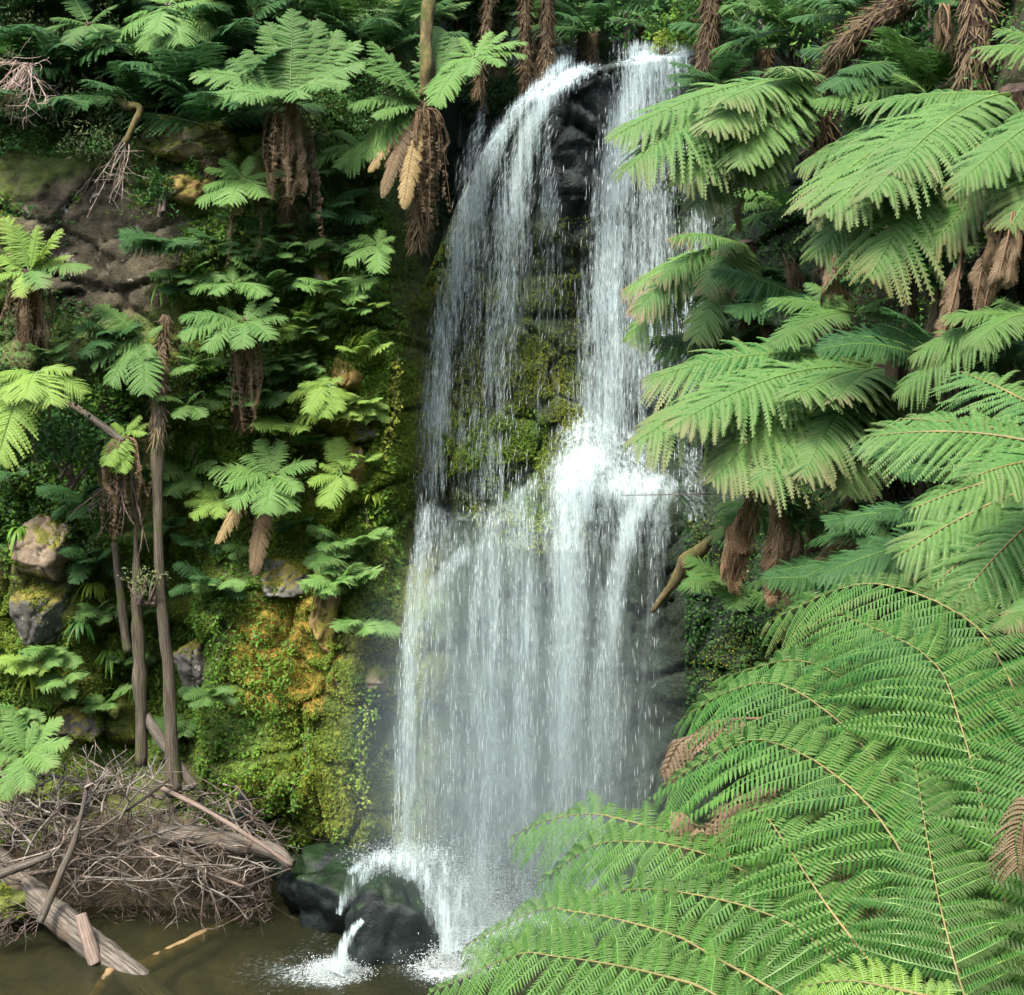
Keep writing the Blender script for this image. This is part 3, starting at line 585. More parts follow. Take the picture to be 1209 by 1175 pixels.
log('bare_tree', 'shaggy trunk standing in the top right corner', 'trunk', [(1150, -40, 11.5), (1155, 30, 11.5), (1150, 90, 11.6), (1160, 250, 12)], .12, .12, 'fern_trunk', rough=.5)
log('bare_tree', 'thick brown fern trunk sloping down behind the right edge ferns', 'trunk', [(1260, 170, 9.9), (1205, 270, 10.1), (1150, 360, 10.4), (1120, 450, 10.6)], .14, .16, 'fern_trunk', rough=.6)
log('bare_tree', 'short mossy yellow trunk end hanging from the bank under brown fronds', 'trunk', [(1005, 595, 11.0), (998, 640, 10.9), (985, 665, 10.8), (975, 692, 10.75)], .10, .13, 'bark_moss', rough=.6, rn=[.07, .13, .12, .15, .10])
log('branch', 'mossy yellow branch slanting up from the fall to the right bank', 'branch', [(770, 722, 15.6), (805, 675, 15.4), (825, 650, 15.2), (870, 615, 14.8)], .03, .07, 'bark_moss', rough=.6, rn=[.03, .05, .12, .06, .05])
log('branch', 'thin bare twig sticking out over the white ledge', 'branch', [(735, 585, 16.6), (790, 584, 16.4), (850, 583, 16)], .005, .009, 'twig', sides=6, rough=0)

# ------------------------------------------------------------------ ferns on the left wall
def L_(px, py, off=.35): return (px, py, surfY(px, py, off))
fern('large tree fern on the cliff top, upright middle fronds and brown hanging skirt', L_(342, 118, 1.6), [
    (345, 8, .25, .05, 'fern_mid'), (315, 30, .3, .08, 'fern_mid'), (375, 25, .3, .08, 'fern_mid'), (290, 60, .2, .1, 'fern_mid'), (232, 92, .0, .18), (252, 116, -.4, .22), (285, 112, -.7, .22), (318, 112, -.9, .22), (352, 112, -.95, .22), (385, 104, -.8, .22), (412, 104, -.5, .22), (428, 72, .0, .2), (425, 48, .25, .16), (268, 68, .2, .14, 'fern_mid'), (405, 40, .3, .1, 'fern_mid')],
    'fern_pale', W=.19, k=.2, hint=(0, -.75, .8), trunk=[(342, 200, 18.9), (338, 290, 19.3)], r=.055, sk=15, skL=1.75, sksp=.42, stipe=.05)
fern('fresh green fern at the top left, rounded fronds against dark trees', L_(198, 8, 1.7), [
    (128, 48, -.2, .14), (150, 25, .1, .14), (172, 62, -.5, .2), (200, 70, -.5, .18), (238, 48, -.4, .2), (272, 8, .0, .14), (255, 40, -.2, .18), (215, 45, -.7, .16), (185, 35, -.8, .14), (240, 5, .1, .1), (165, -25, .2, .1), (225, -30, .2, .1)],
    'fern_fresh', W=.24, trunk=[(203, 70, 20.2), (205, 140, 20.3)], r=.07)
fern('dark tree fern in the top left corner with a brown skirt', L_(105, 30, 1.5), [
    (60, 20, -.2), (75, -15, .1), (135, 10, -.1), (120, 50, -.5), (80, 45, -.5), (140, 35, -.3), (45, 40, .1)], 'fern_mid', W=.22, trunk=[(105, 100, 20), (108, 130, 20.1)], r=.08, sk=9, skL=1.1, sksp=.25)
fern('fresh green fern beneath the large tree fern, layered fronds pointing left', L_(288, 212, .6), [
    (232, 236, -.3, .16), (240, 222, -.1, .15), (248, 200, 0, .14), (262, 186, .1, .12), (300, 183, .1, .1), (312, 228, -.4, .18), (272, 240, -.5, .18), (258, 240, -.5, .16), (320, 205, 0, .15), (342, 198, .1, .12)], 'fern_fresh', W=.24, sk=5, skL=1.1, sksp=.25)
fern('yellowing fern on the left edge beside the grey rock face', L_(35, 322, .9), [
    (5, 255, .1, .06), (18, 262, -.1, .06), (45, 268, 0, .05), (70, 275, 0, .1), (82, 300, -.1, .14), (97, 318, -.2, .2, 'fern_pale'), (52, 345, -.6, .2, 'fern_pale'), (-15, 300, .1, .1), (-20, 335, -.2, .16), (20, 345, -.5, .18), (60, 285, -.4, .1)],
    'fern_yellow', W=.2, brown=.6, trunk=[(38, 380, 18.9), (38, 440, 19.1)], r=.14, sk=14, skL=1.3, sksp=.3)
fern('bright green fern over a brown skirt in the middle of the left wall', L_(290, 380, .9), [
    (213, 378, -.2, .16), (215, 398, -.4, .2), (245, 410, -.6, .2), (285, 412, -.7, .2), (318, 402, -.5, .18), (338, 378, -.1, .2), (300, 355, .1, .1), (325, 352, .1, .14), (258, 362, 0, .12)],
    'fern_pale', W=.22, trunk=[(288, 440, 19), (285, 500, 19.1)], r=.08, sk=12, skL=1.35, sksp=.3)
fern('bright green fern directly above the brown skirted one', L_(275, 335, .6), [
    (220, 338, -.2, .18), (228, 325, 0, .15), (298, 325, -.1, .16), (312, 350, -.4, .16), (250, 350, -.5, .18), (275, 318, .1, .06)], 'fern_fresh', W=.24)
fern('grey green fern above the top of the tall dead trunk', L_(168, 402, .6), [
    (104, 432, -.1, .2), (128, 450, -.4, .2), (170, 462, -.5, .12), (145, 388, .1, .1), (112, 362, .1, .2, 'fern_mid'), (178, 425, -.3, .14), (115, 412, 0, .18), (190, 385, .1, .1)], 'fern_pale', W=.24)
fern('large yellow green fern hanging in at the left edge', L_(42, 440, 1.1), [
    (-5, 445, -.1, .15), (5, 475, -.4, .18), (98, 458, -.2, .24), (62, 478, -.6, .2), (-30, 470, -.1, .2), (30, 470, -.7, .18), (90, 440, .1, .2), (0, 545, -.5, .3)], 'fern_yellow', W=.28, brown=.2, sk=5, skL=1.2)
fern('small bright fern on a stub beside the tall dead trunk', L_(147, 512, .9), [
    (112, 518, -.1, .15), (122, 535, -.3, .18), (128, 552, -.4, .12), (172, 512, -.1, .16), (165, 490, .1, .1), (130, 500, .1, .1), (140, 560, -.4, .1), (178, 500, .05, .15)], 'fern_yellow', W=.22, sk=13, skL=1.35, sksp=.45)
fern('fresh fern with wide spread fronds in the centre of the mossy wall', L_(322, 562, .8), [
    (252, 556, -.1, .16), (262, 575, -.3, .18), (275, 600, -.5, .2), (308, 605, -.6, .16), (342, 600, -.5, .18), (370, 545, -.1, .18), (335, 518, .15, .06), (310, 518, .15, .08), (290, 535, .1, .12), (352, 580, -.4, .16), (255, 640, -.3, .25, 'fern_tan'), (297, 680, -.3, .2, 'fern_dead')], 'fern_fresh', W=.26)
fern('yellow green fern tucked to the left of the wide spread fern', L_(258, 590, .6), [(217, 595, -.1, .15), (228, 610, -.3, .18), (258, 610, -.4, .18), (220, 575, 0, .14), (245, 570, .1, .12), (275, 600, -.2, .15)], 'fern_yellow', W=.24)
fern('small fern on the mossy ridge close to the waterfall', L_(403, 560, .7), [(364, 572, -.1, .16), (372, 548, 0, .15), (388, 520, .1, .1), (415, 540, 0, .15), (388, 598, -.4, .16), (418, 580, -.2, .18), (375, 590, -.3, .16), (405, 515, .1, .1)], 'fern_yellow', W=.24)
fern('light green fern next to the ochre boulder', L_(388, 455, .7), [(345, 465, -.1, .18), (352, 452, 0, .14), (360, 485, -.3, .2), (380, 490, -.4, .18), (402, 485, -.3, .16), (405, 445, .1, .1), (375, 440, .1, .1), (410, 470, -.1, .14)], 'fern_yellow', W=.24)
fern('small bright fern below the shaggy trunk left of the fall', L_(445, 288, .7), [(412, 308, -.2, .16), (420, 290, -.1, .14), (442, 318, -.4, .16), (470, 282, 0, .16), (462, 300, -.2, .16), (428, 275, .1, .1), (455, 270, .1, .1)], 'fern_fresh', W=.26)
fern('tall tree fern left of the waterfall lip with long browned lower fronds', L_(500, 125, 2.0), [
    (430, 72, .0, .12), (438, 52, .1, .12), (412, 122, -.3, .22), (432, 85, -.4, .16), (440, 135, -.6, .18), (520, 30, .3, .03, 'fern_mid'), (540, 40, .3, .05, 'fern_mid'), (432, 188, -.3, .22), (408, 200, -.1, .3), (470, 95, -.5, .14), (435, 200, -.5, .16, 'fern_tan'), (452, 232, -.5, .26, 'fern_dead'), (474, 246, -.6, .2, 'fern_tan')],
    'fern_pale', W=.19, trunk=[(500, 200, 18.5), (494, 290, 18.9)], r=.10, sk=16, skL=1.6, sksp=.34)
fern('bright fern beside the left end of the waterfall lip', L_(560, 68, 2.3), [
    (502, 108, -.2, .22), (520, 85, -.2, .2), (545, 40, .2, .06), (582, 38, .1, .12), (620, 48, 0, .2), (622, 66, -.1, .2), (590, 78, -.4, .16), (555, 92, -.5, .16), (530, 60, 0, .18), (600, 40, .1, .1), (512, 125, -.4, .25)], 'fern_fresh', W=.2, sk=3, skL=.7)
fern('fern reaching left under the tall browned tree fern', L_(428, 175, .9), [(357, 198, -.2, .22), (375, 180, 0, .18), (395, 200, -.4, .18), (400, 150, .1, .1), (440, 150, .1, .1)], 'fern_fresh', W=.2)
fern('bushy fern in the lower left corner above the driftwood', L_(30, 890, 1.5), [
    (75, 842, .1, .12), (78, 882, -.2, .18), (40, 848, .1, .08), (-10, 860, 0, .1), (60, 905, -.4, .16), (0, 945, -.5, .2), (30, 935, -.6, .16), (-20, 905, -.1, .15), (15, 840, .1, .08)], 'fern_fresh', W=.22, brown=.3)
small = [(335, 300, 'fern_mid'), (320, 275, 'fern_mid'), (365, 395, 'fern_yellow'), (330, 430, 'fern_mid'), (225, 480, 'fern_mid'), (395, 340, 'fern_fresh'), (345, 440, 'fern_mid'), (300, 300, 'fern_dark'), (350, 305, 'fern_mid'), (215, 340, 'fern_dark'), (385, 245, 'fern_dark'), (360, 170, 'fern_dark'), (280, 260, 'fern_dark'),
         (255, 290, 'fern_dark'), (410, 370, 'fern_fresh'), (425, 640, 'fern_fresh'), (410, 665, 'fern_mid'), (415, 480, 'fern_yellow'), (370, 380, 'fern_mid'), (150, 780, 'fern_mid'), (80, 800, 'fern_fresh'), (185, 720, 'fern_mid'), (130, 830, 'fern_fresh'), (245, 690, 'fern_dark'), (30, 780, 'fern_yellow'), (230, 640, 'fern_dark'),
         (425, 425, 'fern_yellow'), (430, 365, 'fern_yellow'), (20, 560, 'fern_dark'), (110, 660, 'fern_dark'), (350, 620, 'fern_dark'), (400, 640, 'fern_mid'), (200, 620, 'fern_dark')]
small += [(230, 430, 'fern_fresh'), (250, 500, 'fern_fresh'), (300, 470, 'fern_mid'), (345, 500, 'fern_yellow'), (375, 520, 'fern_fresh'), (300, 650, 'fern_mid'), (225, 560, 'fern_mid'), (260, 690, 'fern_fresh'), (410, 690, 'fern_fresh'), (432, 545, 'fern_yellow'), (428, 475, 'fern_yellow'), (360, 290, 'fern_fresh'), (400, 290, 'fern_mid'), (320, 340, 'fern_mid'), (355, 420, 'fern_fresh'), (100, 590, 'fern_dark'), (120, 720, 'fern_mid'), (20, 840, 'fern_fresh'), (60, 770, 'fern_fresh'), (150, 720, 'fern_mid'), (180, 560, 'fern_dark'), (390, 200, 'fern_mid'), (230, 330, 'fern_mid'), (200, 290, 'fern_dark'), (250, 820, 'fern_mid'), (225, 850, 'fern_mid'), (420, 735, 'fern_fresh'), (290, 440, 'fern_dark'), (130, 400, 'fern_dark'), (60, 420, 'fern_mid')]
for px, py, m in small:
    fern('small green fern rooted in the mossy rock wall left of the fall', L_(px+random.uniform(-4, 4), py, .25), [], m, auto=random.randint(5, 9), autoL=random.uniform(.28, .78), autoaz=(random.uniform(60, 120), random.uniform(230, 300)), W=random.uniform(.17, .26), group='small ferns on the left wall', name='fern', cat='fern', rr=.005, elev=(random.uniform(-30, 10), random.uniform(40, 70)), tilt=random.uniform(.3, 1.0))
# shaded tree ferns of the forest above the lip
tops = [(20, 30, 22), (60, -10, 23), (150, -10, 23.5), (300, 5, 23), (420, 10, 22.5), (455, -5, 24), (640, 25, 24.5), (690, 10, 25), (700, 40, 23.5), (760, 20, 26), (480, 40, 22), (395, 60, 22.5), (280, 50, 22), (230, 110, 21.3), (390, 140, 20.6), (170, 130, 21.3), (590, 15, 25), (540, -5, 25), (800, 5, 24), (870, 20, 20), (905, 60, 18)]
tops = [t for t in tops if t[0] > 470]+[L_(a, b, .3) for a, b in ((20, 30), (62, 95), (150, 80), (172, 128), (262, 62), (300, 15), (400, 40), (455, 62), (30, 140), (110, 100), (-10, 90), (75, 20), (130, 10), (225, 120), (360, -10), (250, 150))]
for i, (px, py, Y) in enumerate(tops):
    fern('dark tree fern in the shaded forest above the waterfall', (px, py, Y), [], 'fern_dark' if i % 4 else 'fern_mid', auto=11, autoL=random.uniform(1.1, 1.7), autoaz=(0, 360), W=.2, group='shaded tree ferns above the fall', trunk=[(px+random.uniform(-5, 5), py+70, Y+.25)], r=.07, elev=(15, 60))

# ------------------------------------------------------------------ leaf scatter: ivy, moss tufts and undergrowth on the walls
def leaves(Pn, Nn, size, aspect=.55, jit=.7, down=.3, seed=0):
    rg = np.random.default_rng(seed); n = len(Pn)
    N = nrm(Nn+rg.normal(0, jit, (n, 3))); d = nrm(rg.normal(0, 1, (n, 3))+np.array([0, 0, -down*2])); d = nrm(d-np.sum(d*N, -1, keepdims=True)*N)
    s = np.cross(N, d); L = (size*rg.uniform(.5, 1.35, n)*np.ones(n))[:, None]; w_ = L*aspect*.5
    Vv = np.stack([Pn-d*L*.5, Pn+s*w_-N*L*.08, Pn+d*L*.5, Pn-s*w_-N*L*.08], 1).reshape(-1, 3); i = np.arange(n*4).reshape(n, 4)
    return Vv, np.vstack([i[:, [0, 1, 2]], i[:, [0, 2, 3]]])
def dgrad(x, z):
    e = .12; dx = (D(x+e, z)-D(x-e, z))/(2*e); dz = (D(x, z+e)-D(x, z-e))/(2*e); return nrm(np.stack([dx, -np.ones_like(dx), dz], -1))
def wall_cover(name, mat, n, size, boxes, thresh, sc, seed, lift=.10, aspect=.55, jit=.7, down=.3, kindlab=None):
    rg = np.random.default_rng(seed); Vs, Fs, off = [], [], 0
    for (x0, y0, x1, y1, wgt) in boxes:
        k = int(n*wgt); px = rg.uniform(x0, x1, k); py = rg.uniform(y0, y1, k)
        X = (px-604.5)/F*19.5; Z = CAMZ-(py-HORIZON)/F*19.5
        no = .9*fbm(X*1.6, 3, Z*1.6, 3, 55)+np.maximum.reduce([1-np.hypot((px-a)/b, (py-c)/d) for a, c, b, d in ((125, 285, 130, 95), (50, 680, 50, 95), (240, 790, 30, 40), (225, 235, 45, 55))])*2.2
        mk = (fbm(X*sc, 7, Z*sc, 3, seed) > thresh+rg.uniform(-.15, .15, k)) & ((no < .62) | (rg.random(k) < .08)); X, Z = X[mk], Z[mk]
        cl = .5+.5*fbm(X*3.2, 2, Z*3.2, 3, seed+5)
        Y = D(X, Z)-rg.uniform(0, 1, len(X))**1.5*lift*(.4+1.6*cl); Nn = dgrad(X, Z)+np.array([0, 0, .5])
        v, f = leaves(np.stack([X, Y, Z], -1), Nn, size, aspect, jit, down, seed+int(x0)); Vs.append(v); Fs.append(f+off); off += len(v)
    o = build(name, np.vstack(Vs), [np.vstack(Fs)], M[mat], attrs={'br': np.zeros(off)}); return tag(o, kind='stuff')
LB = (-30, 170, 490, 1000)
wall_cover('ivy_leaves', 'leaf_mid', 26000, .065, [(200, 250, 480, 720, 1.1), (-30, 480, 260, 900, .8), (200, 720, 460, 980, .25), (0, 140, 240, 260, .3)], -.1, .8, 201, .16)
wall_cover('ground_cover', 'leaf_dark', 20000, .065, [(-30, 150, 330, 480, .6), (-30, 470, 200, 800, .5), (300, 180, 520, 330, .3)], .08, .6, 202, .20)
wall_cover('moss', 'leaf_moss', 80000, .030, [(420, 300, 510, 980, .4), (500, 440, 690, 640, .4), (220, 420, 420, 660, .3), (230, 640, 480, 980, .5), (380, 300, 500, 700, .45), (200, 380, 420, 680, .4), (-30, 680, 240, 920, .4), (500, 250, 700, 560, .22)], -.02, 1.1, 203, .07, .6, 1.0, .5)
wall_cover('ferny_cover', 'leaf_bright', 34000, .048, [(510, 480, 650, 620, .3), (380, 430, 490, 780, .9), (200, 420, 400, 680, .4), (-30, 700, 200, 920, .7), (240, 760, 470, 980, .35), (330, 250, 490, 450, .5), (180, 380, 400, 720, .55)], .02, 1.2, 204, .12, .35, .8, .6)
wall_cover('ground_cover', 'leaf_dark', 30000, .05, [(795, 150, 1010, 1000, 1.)], -.1, .7, 208, .15)
wall_cover('moss', 'leaf_moss', 12000, .03, [(800, 600, 960, 1000, 1.)], .1, 1.0, 209, .08, .5, 1., .8)
wall_cover('hanging_moss', 'leaf_moss', 15000, .07, [(360, 760, 470, 960, .6), (470, 280, 530, 560, .35), (560, 300, 700, 560, .4)], .0, 1.6, 205, .05, .25, .5, 1.6)
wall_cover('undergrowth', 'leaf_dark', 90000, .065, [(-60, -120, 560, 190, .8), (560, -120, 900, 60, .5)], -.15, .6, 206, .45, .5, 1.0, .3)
wall_cover('foliage', 'leaf_grey', 9000, .07, [(-60, -60, 110, 160, .8), (330, -40, 480, 60, .25), (100, 120, 160, 200, .15)], -.05, .8, 207, .8, .25, 1.0, .5)
def bank_cover(name, mat, n, size, seed, lift, thresh, aspect=.5, zr=(-.2, 15)):
    rg = np.random.default_rng(seed); Y = rg.uniform(4, 22.5, n); Z = rg.uniform(zr[0], zr[1], n)
    mk = fbm(Y*.8, Z*.8, 5, 3, seed) > thresh; Y, Z = Y[mk], Z[mk]
    X = XW(Y, Z)-rg.uniform(0, 1, len(Y))**1.4*lift; Nn = np.tile(np.array([-1., -.25, .45]), (len(Y), 1))
    v, f = leaves(np.stack([X, Y, Z], -1), Nn, size*np.clip(Y/13, .4, 1.2), aspect, .8, .5, seed)
    return tag(build(name, v, [f], M[mat], attrs={'br': np.zeros(len(v))}), kind='stuff')
bank_cover('undergrowth', 'leaf_dark', 60000, .065, 301, .3, -.1)
bank_cover('ground_cover', 'leaf_mid', 25000, .05, 302, .25, .15)
bank_cover('moss', 'leaf_moss', 30000, .035, 303, .12, .05, zr=(-.2, 7))

def strap_plant(label, px, py, n, L, mat, seed, off=.12):
    rg = np.random.default_rng(seed); c = P(px, py, surfY(px, py, off)); root = thing('strap_leaf_plant', label, 'plant', c, 'strap leaved plants on the left wall')
    for i in range(n):
        az = R(rg.uniform(95, 265)); h = np.array([math.sin(az), math.cos(az), 0]); l = L*rg.uniform(.6, 1.1); p = spline([c, c+h*l*.4+np.array([0, 0, l*rg.uniform(.05, .4)]), c+h*l*.62-np.array([0, 0, l*rg.uniform(.2, .75)])], 10)
        T = nrm(np.gradient(p, axis=0)); S = nrm(np.cross(T, h+np.array([0, 0, .8])+rg.normal(0, .2, 3))); wd = .028*L/.5*np.interp(np.linspace(0, 1, 10), [0, .3, .7, 1], [.4, 1, .9, .05])[:, None]; dn = np.array([0, 0, -.25])*wd
        V = np.stack([p-S*wd+dn, p, p+S*wd+dn], 1).reshape(-1, 3); build('leaf', V, [gridf(10, 3)], M[mat], root, c, attrs={'br': np.zeros(30)})
for i, (px, py, n, L, m, lab) in enumerate([(190, 290, 16, .42, 'leaf_mid', 'strap leaved plant hanging under the dark ivy on the grey face'), (195, 338, 20, .5, 'leaf_mid', 'strap leaved plant in the crack below the first one on the grey face'), (22, 625, 16, .55, 'leaf_mid', 'glossy strap leaved plant above the tan sandstone block'),
        (95, 735, 22, .5, 'leaf_dark', 'dark strap leaved plant right of the grey block'), (130, 770, 20, .5, 'leaf_mid', 'strap leaved plant left of the slim trunks'), (110, 690, 20, .45, 'leaf_bright', 'light strap leaved plant between sandstone block and trunks'), (35, 800, 18, .42, 'leaf_bright', 'light strap leaved plant on the lower left slope'),
        (415, 350, 20, .5, 'leaf_mid', 'drooping strap leaved plant on the ridge beside the fall'), (420, 300, 18, .45, 'leaf_mid', 'drooping strap leaved plant under the shaggy fern trunk'), (440, 585, 16, .32, 'leaf_bright', 'small strap leaved plant facing the fall on the mossy ridge'), (430, 400, 16, .36, 'leaf_bright', 'light strap leaved plant above the ochre boulder'), (160, 810, 16, .4, 'leaf_mid', 'strap leaved plant behind the foot of the slim trunks')]):
    strap_plant(lab, px, py, n, L, m, 700+i)
def creeper(label, px, py, L, mat, seed):
    rg = np.random.default_rng(seed); c = P(px, py, surfY(px, py, .22)); root = thing('creeper', label, 'creeper', c, 'creepers hanging on the left wall')
    q = [c]; 
    for k in range(6): q.append(q[-1]+np.array([rg.normal(0, .07), rg.normal(-.01, .03), -L/6]))
    p = spline(q, 36); v, f, t = tube(p, .009, .004, 5); build('stem', v, [f, t], M['twig_dark'], root, c)
    n = int(150*L); pp = p[rg.integers(2, len(p), n)]+rg.normal(0, .05, (n, 3)); lv, lf = leaves(pp, np.tile([0, -1., .4], (n, 1)), .055, .6, .5, .6, seed); build('foliage', lv, [lf], M[mat], root, c, attrs={'br': np.zeros(len(lv))})
for i, (px, py, L, m) in enumerate([(215, 400, 1.5, 'leaf_mid'), (232, 520, 1.4, 'leaf_mid'), (350, 470, 1.0, 'leaf_bright'), (372, 610, 1.2, 'leaf_mid'), (432, 600, 1.6, 'leaf_bright'), (455, 650, 1.4, 'leaf_moss'), (395, 800, 1.5, 'leaf_moss'), (430, 830, 1.3, 'leaf_bright'), (365, 860, 1.1, 'leaf_mid'), (280, 620, 1.0, 'leaf_mid'), (100, 560, 1.2, 'leaf_dark'), (310, 240, 1.2, 'leaf_dark'), (260, 720, 1.2, 'leaf_mid'), (412, 230, 1.3, 'leaf_dark'), (470, 420, 1.4, 'leaf_moss'), (340, 760, 1.2, 'leaf_bright')]):
    creeper('leafy creeper hanging down the mossy wall left of the fall', px, py, L, m, 800+i)
# shrubs of the forest above, each its own crown of leaves
def shrub(label, px, py, Y, rad, mat, n, lsize, seed, group='shrubs above the cliff', aspect=.5):
    rg = np.random.default_rng(seed); c = P(px, py, Y)
    root = thing('shrub', label, 'shrub', c-np.array([0, 0, rad]), group); o0 = c-np.array([0, 0, rad])
    k = 16; cc = rg.normal(0, .5, (k, 3))*rad*np.array([1, .8, .8]); idx = rg.integers(0, k, n)
    d = nrm(rg.normal(0, 1, (n, 3))); pp = c+cc[idx]+d*(rad*.42*rg.uniform(.5, 1, n)**.5)[:, None]
    v, f = leaves(pp, d+np.array([0, -.1, .6]), lsize, aspect, .6, .4, seed)
    build('foliage', v, [f], M[mat], root, o0, attrs={'br': np.zeros(len(v))})
    Vs, Fs, Ts, off = [], [], [], 0
    for q in range(6):
        p = spline([o0+rg.normal(0, .05, 3), (o0+c+cc[q])/2+rg.normal(0, .1, 3)*rad, c+cc[q]], 10); v, f, t = tube(p, .03, .008, 6); Vs.append(v); Fs.append(f+off); Ts.append(t+off); off += len(v)
    build('stem', np.vstack(Vs), [np.vstack(Fs), np.vstack(Ts)], M['twig_dark'], root, o0)
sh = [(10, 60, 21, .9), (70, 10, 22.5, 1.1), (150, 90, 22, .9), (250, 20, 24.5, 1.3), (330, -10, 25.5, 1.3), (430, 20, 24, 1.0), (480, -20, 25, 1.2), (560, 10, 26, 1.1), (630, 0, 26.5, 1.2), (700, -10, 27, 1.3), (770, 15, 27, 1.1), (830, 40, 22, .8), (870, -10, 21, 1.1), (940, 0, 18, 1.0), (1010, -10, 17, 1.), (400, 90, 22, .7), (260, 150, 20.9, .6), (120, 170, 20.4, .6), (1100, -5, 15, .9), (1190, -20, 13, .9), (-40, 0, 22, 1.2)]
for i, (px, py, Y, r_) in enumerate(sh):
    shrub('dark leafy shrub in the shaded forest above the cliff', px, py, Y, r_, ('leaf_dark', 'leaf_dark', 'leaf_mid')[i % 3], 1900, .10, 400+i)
shrub('pale leafed shrub between the trunks above the cliff', 455, 25, 22.6, .5, 'leaf_grey', 900, .07, 450)
shrub('grey green feathery shrub in the top left corner', 45, 60, 20.8, .75, 'leaf_grey', 3000, .07, 451, aspect=.2)
shrub('feathery grey green shrub hanging over the rock in the top left', 85, 165, 19.9, .38, 'leaf_grey', 1400, .06, 452, aspect=.25)
shrub('mossy yellow green cushion at the edge of the waterfall lip', 785, 52, 20.4, .2, 'leaf_bright', 700, .04, 453)
shrub('dark ivy clump hanging on the grey rock face', 190, 225, 19.0, .27, 'leaf_dark', 700, .06, 454)
shrub('low green plant cushion above the ochre ledge', 235, 190, 19.3, .26, 'leaf_mid', 700, .06, 455)
shrub('glossy dark leafed bush left of the tall dead trunk', 80, 520, 18.4, .6, 'leaf_dark', 1500, .08, 456)
shrub('dark leafed bush behind the two slim trunks', 130, 465, 18.9, .38, 'leaf_mid', 800, .07, 457)
shrub('pale leafed creeper clinging to the dead trunk', 172, 690, 17.9, .26, 'leaf_grey', 350, .05, 458)

# ------------------------------------------------------------------ trunks of the left and the top
log('bare_tree', 'tall slim grey dead trunk leaning against the left wall', 'trunk', [(196, 372, 18.7), (188, 470, 18.4), (186, 580, 18.2), (190, 700, 18.0), (199, 800, 17.9), (206, 940, 17.75)], .14, .10, 'bark_grey', sides=16, rough=.3, n=50, rn=[.03, .07, .10, .075, .06, .065, .075, .08, .10])
log('bare_tree', 'shorter dark trunk standing just left of the tall grey one', 'trunk', [(160, 620, 18.4), (162, 720, 18.2), (165, 800, 18.1), (167, 905, 17.95)], .075, .09, 'bark_grey', sides=14, rough=.45, rn=[.015, .05, .075, .07, .08, .075, .09])
log('bare_tree', 'pale split trunk leaning in the dark recess behind the slim trunks', 'trunk', [(135, 640, 18.8), (142, 700, 18.7), (150, 770, 18.6)], .05, .07, 'bark_grey', rough=.4)
log('branch', 'brown branch lying between the left edge fern and the tall trunk', 'branch', [(80, 475, 18.5), (115, 497, 18.3), (145, 522, 18.2)], .04, .06, 'drift', sides=10)
log('bare_tree', 'mossy yellow brown trunk rising out of the fern left of the lip', 'trunk', [(510, -60, 18.9), (507, 0, 18.8), (503, 60, 18.7), (502, 115, 18.7)], .09, .12, 'bark_moss', rough=.6, rn=[.075, .06, .10, .07, .10, .085])
for lab, x0, x1, Y, r_ in (('brown trunk in the shade above the middle of the lip', 618, 622, 23, .13), ('dark leaning trunk behind the bright fern at the lip', 585, 565, 24, .12), ('dark fern trunk just above the lip', 648, 645, 22.6, .16), ('dark trunk behind the large cliff top fern', 385, 380, 24, .15), ('thin trunk in the forest over the right strand', 735, 745, 24.5, .12), ('slim dark trunk in the forest near the top left fern', 235, 240, 25, .11)):
    log('bare_tree', lab, 'trunk', [(x0, -80, Y), (x0*.5+x1*.5, 20, Y), (x1, 115, Y)], r_*.5, r_*.65, 'fern_trunk' if 'fern' in lab or 'brown' in lab else 'twig_dark', rough=.4)
def tree(label, x, y, zb, zc, rad, seed):  # trees with crowns out of frame, added to shade the slope above the cliff
    rg = np.random.default_rng(seed); base = np.array([x, y, zb]); c = np.array([x, y-.5, zc]); root = thing('tree', label, 'tree', base, 'unseen tall trees added to shade the cliff top')
    v, f, t = tube(spline([base, (base+c)/2+rg.normal(0, .2, 3), c], 24), .24, .12, 12, seed=seed, rough=.25); build('trunk', v, [f, t], M['bark_moss'], root, base, smooth=True)
    k = 34; cc = nrm(rg.normal(0, 1, (k, 3)))*rg.uniform(.3, 1, (k, 1))*rad*np.array([1, .9, .45]); n = 11000; idx = rg.integers(0, k, n); d = nrm(rg.normal(0, 1, (n, 3)))
    v, f = leaves(c+cc[idx]+d*(.9*rg.uniform(.3, 1, n))[:, None]*np.array([1, 1, .6]), d+np.array([0, 0, .6]), .26, .5, .6, .4, seed); build('crown', v, [f], M['leaf_dark'], root, base, attrs={'br': np.zeros(len(v))})
    for q in range(9):
        p = spline([base+(c-base)*rg.uniform(.6, .95), c+cc[q]*.5+np.array([0, 0, -.3]), c+cc[q]], 12); v, f, t = tube(p, .07, .02, 6); build('limb', v, [f, t], M['bark_moss'], root, base, smooth=True)
for lab, x, y, zb, zc, rad in (('tall unseen tree added to shade the slope above the top left corner', -7.2, 24.5, 13, 18.2, 3.1), ('tall unseen shade tree added above the large cliff top fern', -3.4, 25.5, 13.5, 18.6, 3.0), ('tall unseen shade tree added straight above the waterfall lip', .6, 27, 13.8, 19.0, 3.0), ('tall unseen shade tree added above the right strand of the fall', 4.2, 25.5, 13.5, 18.8, 2.8)):
    tree(lab, x, y, zb, zc, rad, int(900+10*x))
